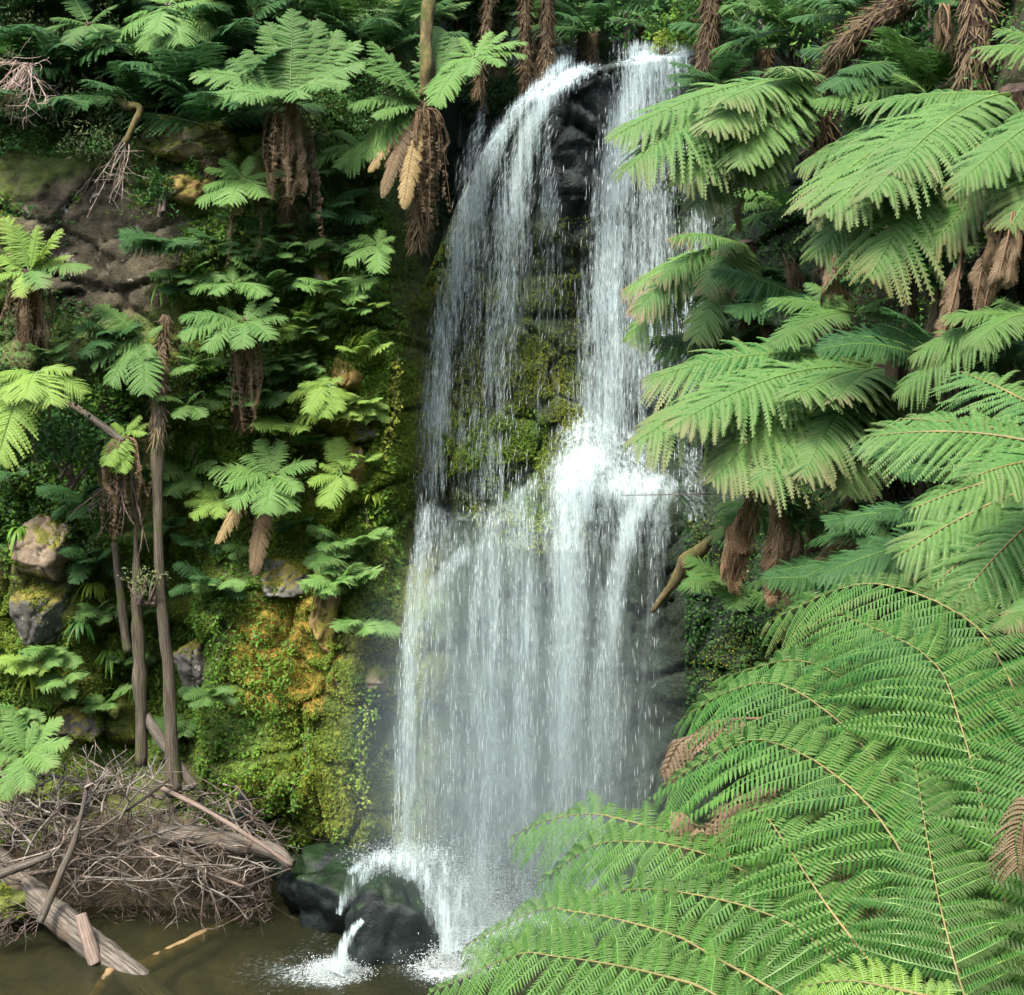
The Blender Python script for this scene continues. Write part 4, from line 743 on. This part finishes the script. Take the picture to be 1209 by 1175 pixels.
# hanging dead twigs top left
def twigs(name, label, cat, base, n, L, mat, seed, dirv=(0, -.3, -1), r=.012, group=None, spread=.6, sub=3):
    rg = np.random.default_rng(seed); c = P(*base); Vs, Fs, Ts, off = [], [], [], 0
    def add(p, r0, r1):
        nonlocal off
        v, f, t = tube(p, r0, r1, 5); Vs.append(v); Fs.append(f+off); Ts.append(t+off); off += len(v)
    for i in range(n):
        d = nrm(np.asarray(dirv, float)+rg.normal(0, spread, 3)); l = L*rg.uniform(.5, 1.1); m = c+d*l*.5+rg.normal(0, .10*l, 3); e = c+d*l+rg.normal(0, .12*l, 3)+np.array([0, 0, -.15*l])
        p = spline([c+rg.normal(0, .03, 3), m, e], 9); add(p, r, r*.35)
        for k in range(sub):
            q = p[rg.integers(2, 8)]; dd = nrm(d+rg.normal(0, .7, 3)); ll = l*rg.uniform(.2, .45); add(spline([q, q+dd*ll*.5+rg.normal(0, .05*l, 3), q+dd*ll+rg.normal(0, .08*l, 3)], 6), r*.55, r*.2)
    return tag(build(name, np.vstack(Vs), [np.vstack(Fs), np.vstack(Ts)], M[mat], None, c), label, cat, group)
twigs('dead_branch', 'pale feathery dead branch drooping at the left edge above the grey rock', 'dead branch', (35, 78, 18.6), 26, .85, 'drift_pink', 61, (-.3, -.3, -.8), .008, 'dead branches hanging on the cliff', .5, 7)
twigs('dead_branch', 'spray of bare grey twigs hanging over the crack in the grey rock', 'dead branch', (150, 165, 18.9), 10, 1.0, 'drift', 62, (.1, -.2, -1), .010, 'dead branches hanging on the cliff', .4, 5)
twigs('dead_branch', 'tangle of brown dead sticks under the small bright fern on the stub', 'dead branch', (150, 560, 18.3), 14, .8, 'twig', 63, (-.3, -.3, -.7), .012, 'dead branches hanging on the cliff', .5, 4)
log('branch', 'mossy stump with hanging roots on the cliff top left', 'branch', [(140, 118, 19), (152, 125, 18.9), (165, 130, 18.8), (148, 170, 18.8)], .06, .05, 'bark_moss', rough=.6)

# ------------------------------------------------------------------ rocks
def ico(sub):
    import bmesh
    bm = bmesh.new(); bmesh.ops.create_icosphere(bm, subdivisions=sub, radius=1); v = np.array([x.co[:] for x in bm.verts]); f = np.array([[x.index for x in q.verts] for q in bm.faces]); bm.free(); return v, f
ICO = ico(5)
def rock(name, label, c, size, mat, seed, cuts=14, rough=.10, cat='rock', group='rocks of the cliff and the pool', flat=(.55, .9), parent=None):
    rg = np.random.default_rng(seed); v, f = ICO; v = v.copy()
    if cat == 'rock': v = v/np.power(np.sum(np.abs(v)**5, 1), .2)[:, None]*.86; flat = (.62, .95)
    for i in range(cuts):
        n = nrm(rg.normal(0, 1, 3)); dd = rg.uniform(*flat); e = v@n-dd; v = v-np.maximum(e, 0)[:, None]*n*.92
    q = .35*fbm(v[:, 0]*1.5+seed, v[:, 1]*1.5, v[:, 2]*1.5, 3, seed+3); wv, we = worley(v[:, 0]*1.3+q+seed, v[:, 2]*1.5+q, seed)
    v = v*(1+rough*fbm(v[:, 0]*2+seed, v[:, 1]*2, v[:, 2]*2, 6, seed)+(.10*(wv-.5)-.10*sstep(.09, 0, we))*(cat == 'rock'))[:, None]
    c = np.asarray(c, float); v = v*np.asarray(size)+c
    o = build(name, v, [f], M[mat], None, c, smooth=True)
    if cat == 'rock':
        fn_ = v[f].mean(1); nn = nrm(np.cross(v[f[:, 1]]-v[f[:, 0]], v[f[:, 2]]-v[f[:, 0]])); k = rg.integers(0, len(f), 5200)
        mk = fbm(fn_[k, 0]*3+seed, fn_[k, 1]*3, fn_[k, 2]*3, 3, seed)+.30*np.abs((fn_[k]-c)@np.array([1, 0, 0]))/size[0]+.25*nn[k, 2]-.30*(nn[k, 1] < -.6) > .10
        lv, lf = leaves(fn_[k][mk]+nn[k][mk]*.012, nn[k][mk], .035, .6, .9, .5, seed)
        if len(lv): build('moss', lv, [lf], M['leaf_moss'], o, c, attrs={'br': np.zeros(len(lv))})
    return tag(o, label, cat, group)
def RK(px, py, off=.0): return P(px, py, surfY(px, py, off-.30))
rock('boulder', 'black wet boulder rising from the pool at the foot of the fall', P(462, 1088, 16.1)+np.array([0, .25, -.25]), (.57, .6, .78), 'rock_wet', 3, 16, .26, 'boulder')
rock('boulder', 'broad dark wet rock mound behind the round boulder', P(420, 1060, 17.3)+np.array([-.05, .1, -.25]), (.95, .85, .85), 'rock_wet', 5, 16, .4, 'boulder')
rock('boulder', 'low dark wet rock between the mound and the mossy wall', P(370, 1050, 17.6), (.5, .5, .45), 'rock_wet', 8, 12, .25, 'boulder')
rock('boulder', 'small dark wet rock in the foam right of the boulder', P(540, 1135, 16.0)+np.array([0, 0, -.12]), (.2, .2, .22), 'rock_wet', 9, 10, .2, 'boulder')
rock('rock', 'large tan sandstone block at the left edge of the wall', RK(52, 648, .30), (.50, .55, .58), 'rock_tan', 11, 12, .12)
rock('rock', 'grey block under the tan sandstone block', RK(50, 725, .28), (.44, .5, .46), 'rock_grey', 12, 12, .12)
rock('rock', 'pale grey rock above the foot of the two slim trunks', RK(236, 785, -.02), (.34, .5, .42), 'rock_grey', 13, 16, .2)
rock('rock', 'ochre stained boulder at the mossy ridge near the fall', RK(415, 440, .2), (.28, .4, .30), 'rock_yellow', 14, 12, .16)
rock('rock', 'upright pointed ochre stone high on the left wall', RK(381, 325, .25), (.17, .3, .36), 'rock_yellow', 15, 12, .18)
rock('rock', 'small grey rock on the ridge above the ochre slab', RK(432, 508, .2), (.26, .35, .17), 'rock_grey', 16, 12, .18)
rock('rock', 'narrow ochre slab facing the fall under the small grey rock', RK(424, 565, .2), (.17, .4, .55), 'rock_yellow', 17, 12, .2)
rock('rock', 'grey rock with a mossy top on the buttress', RK(345, 680, .2), (.42, .5, .34), 'rock_grey', 18, 12, .18)
rock('rock', 'ochre rock nose on the front of the buttress', RK(385, 720, .28), (.28, .5, .62), 'rock_yellow', 19, 14, .25)
rock('rock', 'grey rock half ochre beside the lower left fern', RK(88, 858, .25), (.42, .45, .34), 'rock_grey', 21, 14, .2)
rock('rock', 'mossy boulder jutting from the lower left slope', RK(140, 850, .25), (.5, .5, .36), 'rock_moss', 22, 14, .2)
rock('rock', 'yellow mossy stone at the pool edge under the driftwood log', P(12, 1066, 16.9), (.5, .4, .25), 'rock_moss', 23, 14, .2)
rock('rock', 'ochre ledge rock under the cliff top moss', RK(225, 222, .15), (.42, .5, .30), 'rock_yellow', 24, 14, .2)
rock('rock', 'brown wet rock tip between buttress and fall', RK(440, 800, .2), (.36, .4, .2), 'rock_tan', 26, 14, .2)
rock('rock', 'grey stone jutting beside the small fern on the ridge', RK(383, 630, .15), (.2, .3, .32), 'rock_grey', 27, 14, .2)
rock('rock', 'dark wet rock at the foot of the mossy wall behind the driftwood', RK(290, 955, .4), (.25, .35, .5), 'rock_wet', 28, 14, .25)
rock('rock', 'mossy block on the cliff top left of the large tree fern', RK(225, 165, .2), (.75, .5, .38), 'rock_moss', 29, 14, .2)
# ------------------------------------------------------------------ driftwood
log('driftwood_log', 'big weathered log running from the left edge down into the pool', 'log', [(-80, 960, 18.1), (0, 1022, 17.3), (60, 1075, 16.7), (115, 1120, 16.2), (165, 1160, 15.75), (235, 1225, 15.2)], .19, .14, 'drift', sides=18, rough=.22, n=60)
log('branch_stub', 'broken pinkish stub lying against the big log', 'branch', [(95, 1080, 16.1), (103, 1108, 16.0), (112, 1138, 15.95)], .07, .085, 'drift_pink', rough=.4)
log('sunken_log', 'long brown log lying under the pool surface', 'log', [(*(P(165, 1135, 16.0)+np.array([0, 0, -.105])), 0), (*(P(300, 1068, 17.75)+np.array([0, 0, -.09])), 0)], .10, .08, 'sunken', rough=.2)
log('sunken_log', 'second brown log under the water near the bottom edge', 'log', [(*(P(95, 1190, 14.9)+np.array([0, 0, -.12])), 0), (*(P(130, 1140, 15.8)+np.array([0, 0, -.09])), 0)], .08, .07, 'sunken', rough=.2)
log('driftwood_log', 'pale grey split log lying behind the branch pile', 'log', [(190, 985, 17.5), (250, 990, 17.4), (320, 1005, 17.2), (345, 1022, 17.1)], .14, .08, 'drift', sides=14, rough=.4)
log('driftwood_log', 'short grey log leaning behind the slim trunks', 'log', [(172, 845, 18.1), (200, 890, 17.9), (230, 930, 17.8)], .07, .06, 'drift', rough=.3)
log('branch', 'pale thick stick standing up out of the pile with a broken lower end', 'branch', [(47, 1090, 16.2), (72, 1030, 16.5), (90, 985, 16.8), (105, 920, 17.1)], .05, .022, 'drift', sides=10, rough=.3)
log('branch', 'long brown stick slanting right over the driftwood pile', 'branch', [(190, 930, 17.4), (240, 955, 17.2), (290, 985, 17.0), (345, 1022, 16.9)], .03, .025, 'drift_pink', sides=8)
log('branch', 'grey bough sticking out at the left edge over the log', 'branch', [(-20, 1040, 16.6), (20, 1025, 16.6), (60, 1010, 16.7)], .06, .04, 'drift', sides=10, rough=.3)
log('branch', 'thin pale twig reaching out over the pool from the pile', 'branch', [(250, 1068, 16.9), (290, 1045, 16.9), (345, 1025, 16.9)], .015, .012, 'drift', sides=6, rough=0)
log('branch', 'long pale stick slanting left over the pile', 'branch', [(200, 920, 17.3), (150, 960, 17.0), (80, 1000, 16.8)], .025, .015, 'drift', sides=8)
def branch(rg, a, b, r, mat, forks, label, group, bend=.12):
    L = np.linalg.norm(b-a); Vs, Fs, Ts, off = [], [], [], 0
    def add(p, r0, r1, s=6):
        nonlocal off
        v, f, t = tube(p, r0, r1, s); Vs.append(v); Fs.append(f+off); Ts.append(t+off); off += len(v)
    mids = [a+(b-a)*t+rg.normal(0, bend*L, 3)*np.array([1, .6, .8]) for t in (.33, .66)]
    p = spline([a]+mids+[b], 18); add(p, r, r*.35)
    for k in range(forks):
        i = rg.integers(3, len(p)-3); d = nrm((p[i+2]-p[i-2])+rg.normal(0, .5, 3)*np.linalg.norm(p[i+2]-p[i-2])*1.5); l = L*rg.uniform(.18, .45)
        q = spline([p[i], p[i]+d*l*.5+rg.normal(0, .07*l, 3), p[i]+d*l+rg.normal(0, .14*l, 3)], 9); add(q, r*.55, r*.15, 5)
        j = rg.integers(3, 7); d2 = nrm(d+rg.normal(0, .6, 3)); add(spline([q[j], q[j]+d2*l*.25+rg.normal(0, .04*l, 3), q[j]+d2*l*.45], 6), r*.3, r*.12, 4)
    return tag(build('branch', np.vstack(Vs), [np.vstack(Fs), np.vstack(Ts)], M[mat], None, a, smooth=True), label, 'branch', group)
rg = np.random.default_rng(77)
for i in range(190):
    px = rg.uniform(-20, 300); py = rg.uniform(925, 1055)-max(0, (px-180))*.02; Y = np.interp(py, [900, 1065], [18.2, 16.7])+rg.uniform(-.2, .2)
    a = P(px, py, Y); ang = rg.normal(0, .55)+(0 if rg.random() < .6 else 1.6); L = rg.uniform(.7, 1.9)
    b = a+np.array([math.cos(ang)*L*rg.choice([-1, 1]), rg.normal(0, .25), math.sin(ang)*L*.45]); b[2] = max(b[2], .02); a[2] = max(a[2], .0)
    lim = P(330, 1000, 17)[0]
    if b[0] > lim: b[0] = lim-rg.uniform(0, .5)
    zmax = np.interp(b[0], [-7, -5.5, -4.4, -3.2], [1.6, 2.0, 1.6, .8]); b[2] = min(b[2], zmax)
    branch(rg, a, b, rg.uniform(.006, .017)*(2 if i % 9 == 0 else 1), ('twig', 'drift', 'twig_dark', 'grey_twig', 'twig_dark', 'grey_twig')[i % 6], int(rg.integers(3, 8)), 'bare grey brown branch tangled in the driftwood pile', 'branches of the driftwood pile')
for x0, y0, x1, y1 in ((95, 960, 110, 880), (70, 990, 60, 905), (120, 960, 160, 890), (140, 970, 200, 895), (60, 960, 30, 940), (100, 930, 150, 885), (150, 940, 185, 890), (85, 985, 130, 905), (40, 1000, 0, 950), (30, 1010, 70, 930)):
    branch(rg, P(x0, y0, 17), P(x1, y1, 17.1), .018, 'grey_twig', 5, 'pale branch sticking up from the top of the driftwood pile', 'pale branches on top of the driftwood pile', .06)
for i in range(14):
    a = P(rg.uniform(0, 60), rg.uniform(1070, 1090), 16.3); branch(rg, a, a+np.array([rg.uniform(-.7, .1), -.2, rg.uniform(-.35, -.05)]), .009, 'twig', 4, 'fine twig trailing into the pool beside the big log', 'fine twigs by the big log')
# fine litter under the pile, and its earth
n = 4200; px = rg.uniform(-40, 320, n); Y = rg.uniform(17.1, 18.9, n); X = (px-604.5)/F*Y; Z = rg.uniform(0, 1, n)**1.5*np.interp(px, [-40, 100, 200, 335], [1.0, 1.2, .9, .3])
v, f = leaves(np.stack([X, Y, Z], -1), np.tile([0, -.6, .6], (n, 1)), .16, .07, 1.0, .1, 5)
litter = build('litter', v, [f], M['twig_dark'], attrs={'br': np.zeros(len(v))}); tag(litter, kind='stuff')
xs5 = np.linspace(-10, -1.6, 120); ys5 = np.linspace(13.5, 20.5, 90); X5, Y5 = np.meshgrid(xs5, ys5)
Z5 = -1.5+1.2*sstep(13.5, 17.2, Y5)*sstep(-1.6, -3.4, X5)+.95*sstep(17.0, 18.7, Y5)*sstep(-3.1, -4.2, X5)+.16*fbm(X5*2, Y5*2, 0, 4, 8)
tag(build('shore', np.stack([X5, Y5, Z5], -1).reshape(-1, 3), [gridf(90, 120)], M['shore'], smooth=True), kind='structure')

# ------------------------------------------------------------------ the waterfall
fall = thing('waterfall', 'white two tiered waterfall dropping over the dark rock lip into the pool', 'waterfall', (0.5, 18.5, 0))
FO = np.array([0.5, 18.5, 0])
def seg(a, pts):  # piecewise (y -> x)
    pts = np.asarray(pts, float); return np.interp(a, pts[:, 0], pts[:, 1])
def band(x, y, path, wid, amp, soft=1.0):
    """soft band of water round a path given as (y, x) points; wid as (y, halfwidth); amp as (y, density)"""
    cx, hw, am = seg(y, path), seg(y, wid), seg(y, amp); return am*np.exp(-np.abs((x-cx)/hw)**2.2)
def dens_upper(x, y):
    d = band(x, y, [(70, 668), (100, 640), (130, 612), (170, 585), (230, 560), (300, 545), (400, 525), (480, 514), (560, 508)], [(70, 13), (110, 14), (170, 15), (250, 20), (400, 20), (560, 22)], [(60, 0), (78, .62), (170, .62), (300, .52), (420, .44), (500, .58), (565, .5), (605, .2)])
    d = np.maximum(d, band(x, y, [(75, 690), (110, 648), (150, 625), (220, 610), (300, 600), (420, 585), (540, 575)], [(75, 25), (150, 16), (250, 26), (400, 34), (540, 40)], [(70, 0), (82, .6), (150, .72), (250, .55), (350, .36), (480, .30), (570, .32), (610, .2)]))
    d = np.maximum(d, band(x, y, [(100, 575), (150, 565), (200, 552), (300, 560), (450, 560)], [(100, 6), (160, 10), (300, 30), (450, 36)], [(110, 0), (150, .35), (300, .32), (450, .22)]))
    d = np.maximum(d, band(x, y, [(100, 655), (160, 645), (220, 648), (400, 650)], [(100, 12), (160, 9), (220, 14), (400, 30)], [(100, .1), (160, .35), (240, .38), (330, .2), (450, .15)]))
    # right strand
    d = np.maximum(d, band(x, y, [(48, 775), (80, 765), (110, 748), (160, 735), (230, 725), (320, 722), (420, 722), (540, 705)], [(48, 42), (80, 38), (110, 26), (160, 24), (260, 26), (420, 36), (540, 55)], [(45, .0), (56, .72), (90, .55), (150, .8), (300, .72), (420, .62), (520, .6), (560, .4)]))
    d = np.maximum(d, band(x, y, [(48, 805), (80, 790), (110, 775), (200, 768), (300, 768), (420, 762), (540, 740)], [(48, 20), (100, 30), (200, 34), (300, 36), (420, 40), (540, 45)], [(45, 0), (58, .65), (90, .5), (180, .45), (300, .55), (450, .45), (540, .45)]))
    d = np.maximum(d, band(x, y, [(150, 815), (250, 825), (420, 815)], [(150, 14), (250, 20), (420, 20)], [(150, 0), (200, .4), (330, .45), (420, .3)]))
    return d
def dens_lower(x, y):
    top = seg(x, [(455, 900), (470, 760), (490, 590), (520, 590), (560, 600), (600, 575), (640, 540), (690, 520), (740, 540), (800, 562), (812, 600)])
    left = seg(y, [(520, 560), (570, 495), (600, 490), (640, 492), (700, 480), (800, 468), (950, 458), (1120, 455)]); right = seg(y, [(520, 780), (565, 812), (620, 800), (700, 790), (800, 782), (950, 765), (1120, 750)])
    base = .50*(.85+.55*fbm(x*.045, 3, y*.0035, 3, 77))*sstep(left-8, left+14, x)*(1-sstep(right-40, right+6, x))*sstep(top-12, top+22, y)
    d = base*seg(y, [(500, .75), (700, .95), (900, 1.05), (1100, .9)])
    d = d*(1-.55*np.exp(-((x-765)/26)**2)*sstep(620, 700, y))
    B = lambda *a: band(x, y, *a)
    d = np.maximum(d, B([(520, 700), (560, 682), (620, 672), (700, 672), (900, 668), (1060, 660)], [(520, 30), (545, 44), (620, 34), (700, 30), (900, 32), (1060, 34)], [(515, 0), (532, .85), (600, .80), (700, .75), (900, .62), (1060, .5)]))
    d = np.maximum(d, B([(550, 790), (575, 765), (620, 742), (700, 725), (800, 712), (950, 700)], [(550, 26), (575, 26), (620, 19), (700, 20), (800, 24), (950, 26)], [(548, 0), (562, .75), (620, .74), (700, .68), (800, .6), (950, .55)]))
    d = np.maximum(d, B([(550, 800), (600, 780), (700, 770), (950, 755)], [(550, 14), (600, 14), (700, 20), (950, 26)], [(555, 0), (570, .6), (700, .35), (950, .32)]))
    d = np.maximum(d, B([(560, 505), (640, 500), (700, 490), (800, 483), (950, 478), (1050, 480)], [(560, 16), (640, 16), (700, 18), (800, 16), (950, 18), (1050, 24)], [(540, .4), (600, .5), (700, .58), (820, .64), (950, .6), (1050, .52)]))
    d = np.maximum(d, B([(640, 562), (665, 535), (690, 515), (740, 505)], [(640, 16), (665, 24), (740, 26)], [(630, 0), (655, .62), (690, .58), (760, .4)]))
    d = np.maximum(d, B([(645, 566), (690, 566), (760, 556), (850, 560)], [(645, 14), (690, 10), (760, 14), (850, 18)], [(636, 0), (655, .55), (720, .55), (850, .45)]))
    d = np.maximum(d, B([(760, 590), (880, 578), (1000, 570), (1080, 568)], [(760, 16), (880, 16), (1000, 18), (1080, 26)], [(700, .4), (880, .6), (1000, .62), (1080, .75)]))
    d = np.maximum(d, B([(640, 612), (800, 625), (950, 622)], [(640, 20), (800, 16), (950, 16)], [(640, .4), (760, .5), (950, .45)]))
    d = np.maximum(d, .66*np.exp(-((x-735)/62)**2-((y-575)/42)**2)*sstep(535, 560, y))
    d = np.maximum(d, 1.0*np.exp(-((x-555)/75)**2-((y-1095)/40)**2))
    return d*(1-sstep(1085, 1135, y))*sstep(top-30, top+22, y)
def sheet(name, x0, x1, y0, y1, nx, ny, fn, Yfn, off, scale, con=3.4):
    gx, gy = np.meshgrid(np.linspace(x0, x1, nx), np.linspace(y0, y1, ny))
    Y = Yfn(gx, gy)-off; p = np.stack([(gx-604.5)/F*Y, Y, CAMZ-(gy-HORIZON)/F*Y], -1)
    p[..., 1] += .07*fbm(p[..., 0]*2.2, off*9, p[..., 2]*.5, 3, 31)
    return build(name, p.reshape(-1, 3), [gridf(ny, nx)[:, ::-1]], M['water_fall'], fall, FO, attrs={'dens': (fn(gx, gy)*scale).ravel(), 'con': np.full(gx.size, con)}, smooth=True)
def raise_(gx, gy):  # distance of the smooth rock behind, column by column
    Y = np.full(gx.shape, 19.)
    for _ in range(14):
        X = (gx-604.5)/F*Y; Z = CAMZ-(gy-HORIZON)/F*Y; Y = .5*Y+.5*np.minimum(D(X, Z, False), 20.9)
    return Y
def Yup(gx, gy): return raise_(gx, gy)-.16
def Ylo(gx, gy):
    Y = raise_(gx, gy)
    return np.minimum(Y-.14, 18.4-.12)*1.0 if False else Y-.18
def Ylow2(gx, gy):   # the thrown water: leaves the ledge and drops straight
    base = raise_(gx, gy); thrown = seg(gy, [(500, 18.9), (540, 18.2), (580, 17.75), (650, 17.5), (800, 17.4), (1130, 17.3)])
    return np.minimum(base-.15, thrown)
sheet('upper_cascade', 480, 860, 44, 615, 260, 300, dens_upper, Yup, .0, 1.12, 2.9)
sheet('upper_cascade', 480, 860, 60, 590, 200, 240, dens_upper, Yup, .22, .9, 2.6)
sheet('lower_cascade', 440, 830, 505, 1140, 260, 320, dens_lower, Ylow2, .0, .84, 1.6)
sheet('lower_cascade', 440, 830, 520, 1140, 220, 260, dens_lower, Ylow2, .28, .64, 1.5)
sheet('veil', 440, 830, 520, 1140, 160, 200, dens_lower, Ylow2, .5, .5, 1.0)
OCT = np.array([[1, 0, 0], [0, 1, 0], [-1, 0, 0], [0, -1, 0], [0, 0, 1], [0, 0, -1]], float)
OF = np.array([[0, 1, 4], [1, 2, 4], [2, 3, 4], [3, 0, 4], [1, 0, 5], [2, 1, 5], [3, 2, 5], [0, 3, 5]])
def drops(name, pos, wd, ln, axis=None):
    n = len(pos); sc = np.stack([wd, wd, ln], -1)[:, None, :]; v = OCT[None]*sc
    if axis is not None:
        ax = nrm(axis); a = nrm(np.cross(ax, np.array([0.3, 1, .1]))); b = np.cross(ax, a)
        v = v[..., :1]*a[:, None]+v[..., 1:2]*b[:, None]+v[..., 2:]*ax[:, None]
    v = (v+pos[:, None]).reshape(-1, 3); f = (OF[None]+6*np.arange(n)[:, None, None]).reshape(-1, 3)
    return build(name, v, [f], M['water_drop'], fall, FO, smooth=True)
UPATH = [(70, 690), (85, 650), (100, 630), (130, 605), (170, 582), (230, 565), (300, 550), (400, 530), (480, 518), (560, 510)]
def streaks(name, fn, box, n, Yfn, l0, seed, spread=.35):
    r = np.random.default_rng(seed); x = r.uniform(box[0], box[2], n); y = r.uniform(box[1], box[3], n); d = fn(x, y)
    st = .5+.5*fbm(x*.16, 0, y*.012, 3, seed)
    keep = r.random(n) < np.clip(d*1.1, 0, 1)**(1.6 if fn is dens_upper else 2.4)*np.clip(st*1.6-.15, .06, 1); x, y = x[keep], y[keep]
    Y = Yfn(x, y)-r.uniform(0, 1, len(x))**2*spread
    p = np.stack([(x-604.5)/F*Y, Y, CAMZ-(y-HORIZON)/F*Y], -1)
    e = np.stack([(x-604.5)/F*Y, Y, Y*0], -1)
    # fall direction: follow the local slope of the water
    sl = (seg(y+6, UPATH)-seg(y-6, UPATH))/12*sstep(680, 640, x) if fn is dens_upper else np.zeros(len(x))
    dx = -sl*(1 if True else 0)*-1; ax = np.stack([dx+r.normal(0, .05, len(x)), r.normal(0, .05, len(x)), -np.ones(len(x))], -1)
    wd = r.uniform(.0018, .0048, len(x)); ln = l0*r.uniform(.3, 1.8, len(x))*seg(y, [(50, .15), (110, .3), (170, .85), (1100, 1.0)])
    return drops(name, p, wd, ln, ax)
streaks('water_streaks', dens_upper, (485, 50, 855, 590), 36000, Yup, .085, 71)
streaks('water_streaks', dens_lower, (445, 515, 820, 1130), 30000, Ylow2, .08, 72)
# splash at the foot, over the boulder, and the small spout left of it
r = np.random.default_rng(5)
def splash(name, c, sx, sy, sz, n, w=(.005, .016)):
    p = np.asarray(c)+np.stack([r.normal(0, sx, n), r.normal(0, sy, n), np.abs(r.normal(0, sz, n))], -1); p[:, 2] = np.maximum(p[:, 2], .005)
    return drops(name, p, r.uniform(*w, n), r.uniform(.004, .016, n), r.normal(0, 1, (n, 3)))
splash('splash', P(545, 1080, 17.0), .45, .3, .34, 9000, (.002, .006))
splash('splash', P(540, 1140, 15.9), .24, .22, .10, 5000, (.002, .007))
splash('splash', P(395, 1150, 15.75), .17, .14, .05, 4500, (.002, .007))
splash('splash', P(480, 1020, 16.5), .32, .2, .12, 2500, (.002, .005))
def ribbon(name, path, hw, dn, n=40, m=14):
    p = spline([P(*q) for q in path], n); T = nrm(np.gradient(p, axis=0)); S = nrm(np.cross(T, np.array([0, -1, .6]))); u = np.linspace(-1, 1, m)
    h = np.interp(np.linspace(0, 1, len(p)), np.linspace(0, 1, len(hw)), hw)
    v = p[:, None]+S[:, None]*(h[:, None]*u)[..., None]-np.array([0, .10, -.05])*(u[None, :, None]**2)*h[:, None, None]*-1
    return build(name, v.reshape(-1, 3), [gridf(len(p), m)], M['water_fall'], fall, FO, attrs={'dens': (dn*(1-.85*np.abs(u)**2)[None, :]*np.ones((len(p), 1))).ravel(), 'con': np.full(v.size//3, 2.4)}, smooth=True)
ribbon('spout', [(428, 1086, 15.75), (415, 1100, 15.6), (405, 1122, 15.55), (395, 1148, 15.55)], [.05, .07, .09, .16], .85)
ribbon('spout', [(410, 1030, 16.7), (450, 1012, 16.4), (495, 1030, 16.2), (522, 1075, 16.1), (535, 1125, 16.0)], [.05, .12, .18, .22, .2], .62)
ribbon('spout', [(470, 1000, 16.9), (520, 1020, 16.6), (548, 1070, 16.4), (560, 1110, 16.3)], [.12, .22, .3, .3], .5)
ribbon('spout', [(455, 1015, 16.5), (425, 1035, 16.4), (408, 1060, 16.45), (400, 1080, 16.4)], [.14, .16, .10, .05], .55)

# mist hanging in the air before the lower fall
def mist(c, size, dens, name='mist'):
    v, f = ico(3); c = np.asarray(c, float)
    g = NT(name); tc = g.n('ShaderNodeTexCoord'); ln = g.n('ShaderNodeVectorMath', operation='LENGTH'); g.l(tc.outputs['Object'], ln.inputs[0])
    ds = g.math('MULTIPLY', g.ramp(ln.outputs['Value'], .15, .98, 1, 0), dens)
    vs = g.n('ShaderNodeVolumePrincipled'); vs.inputs['Color'].default_value = (.72, .92, .92, 1); g.l(ds, vs.inputs['Density']); vs.inputs['Anisotropy'].default_value = .1
    g.l(vs.outputs[0], g.out.inputs['Volume'])
    o = build(name, v, [f], g.m); o.location = c; o.scale = size; return tag(o, kind='stuff')
mist((-.0, 16.6, 2.0), (2.6, 1.5, 3.9), .28)
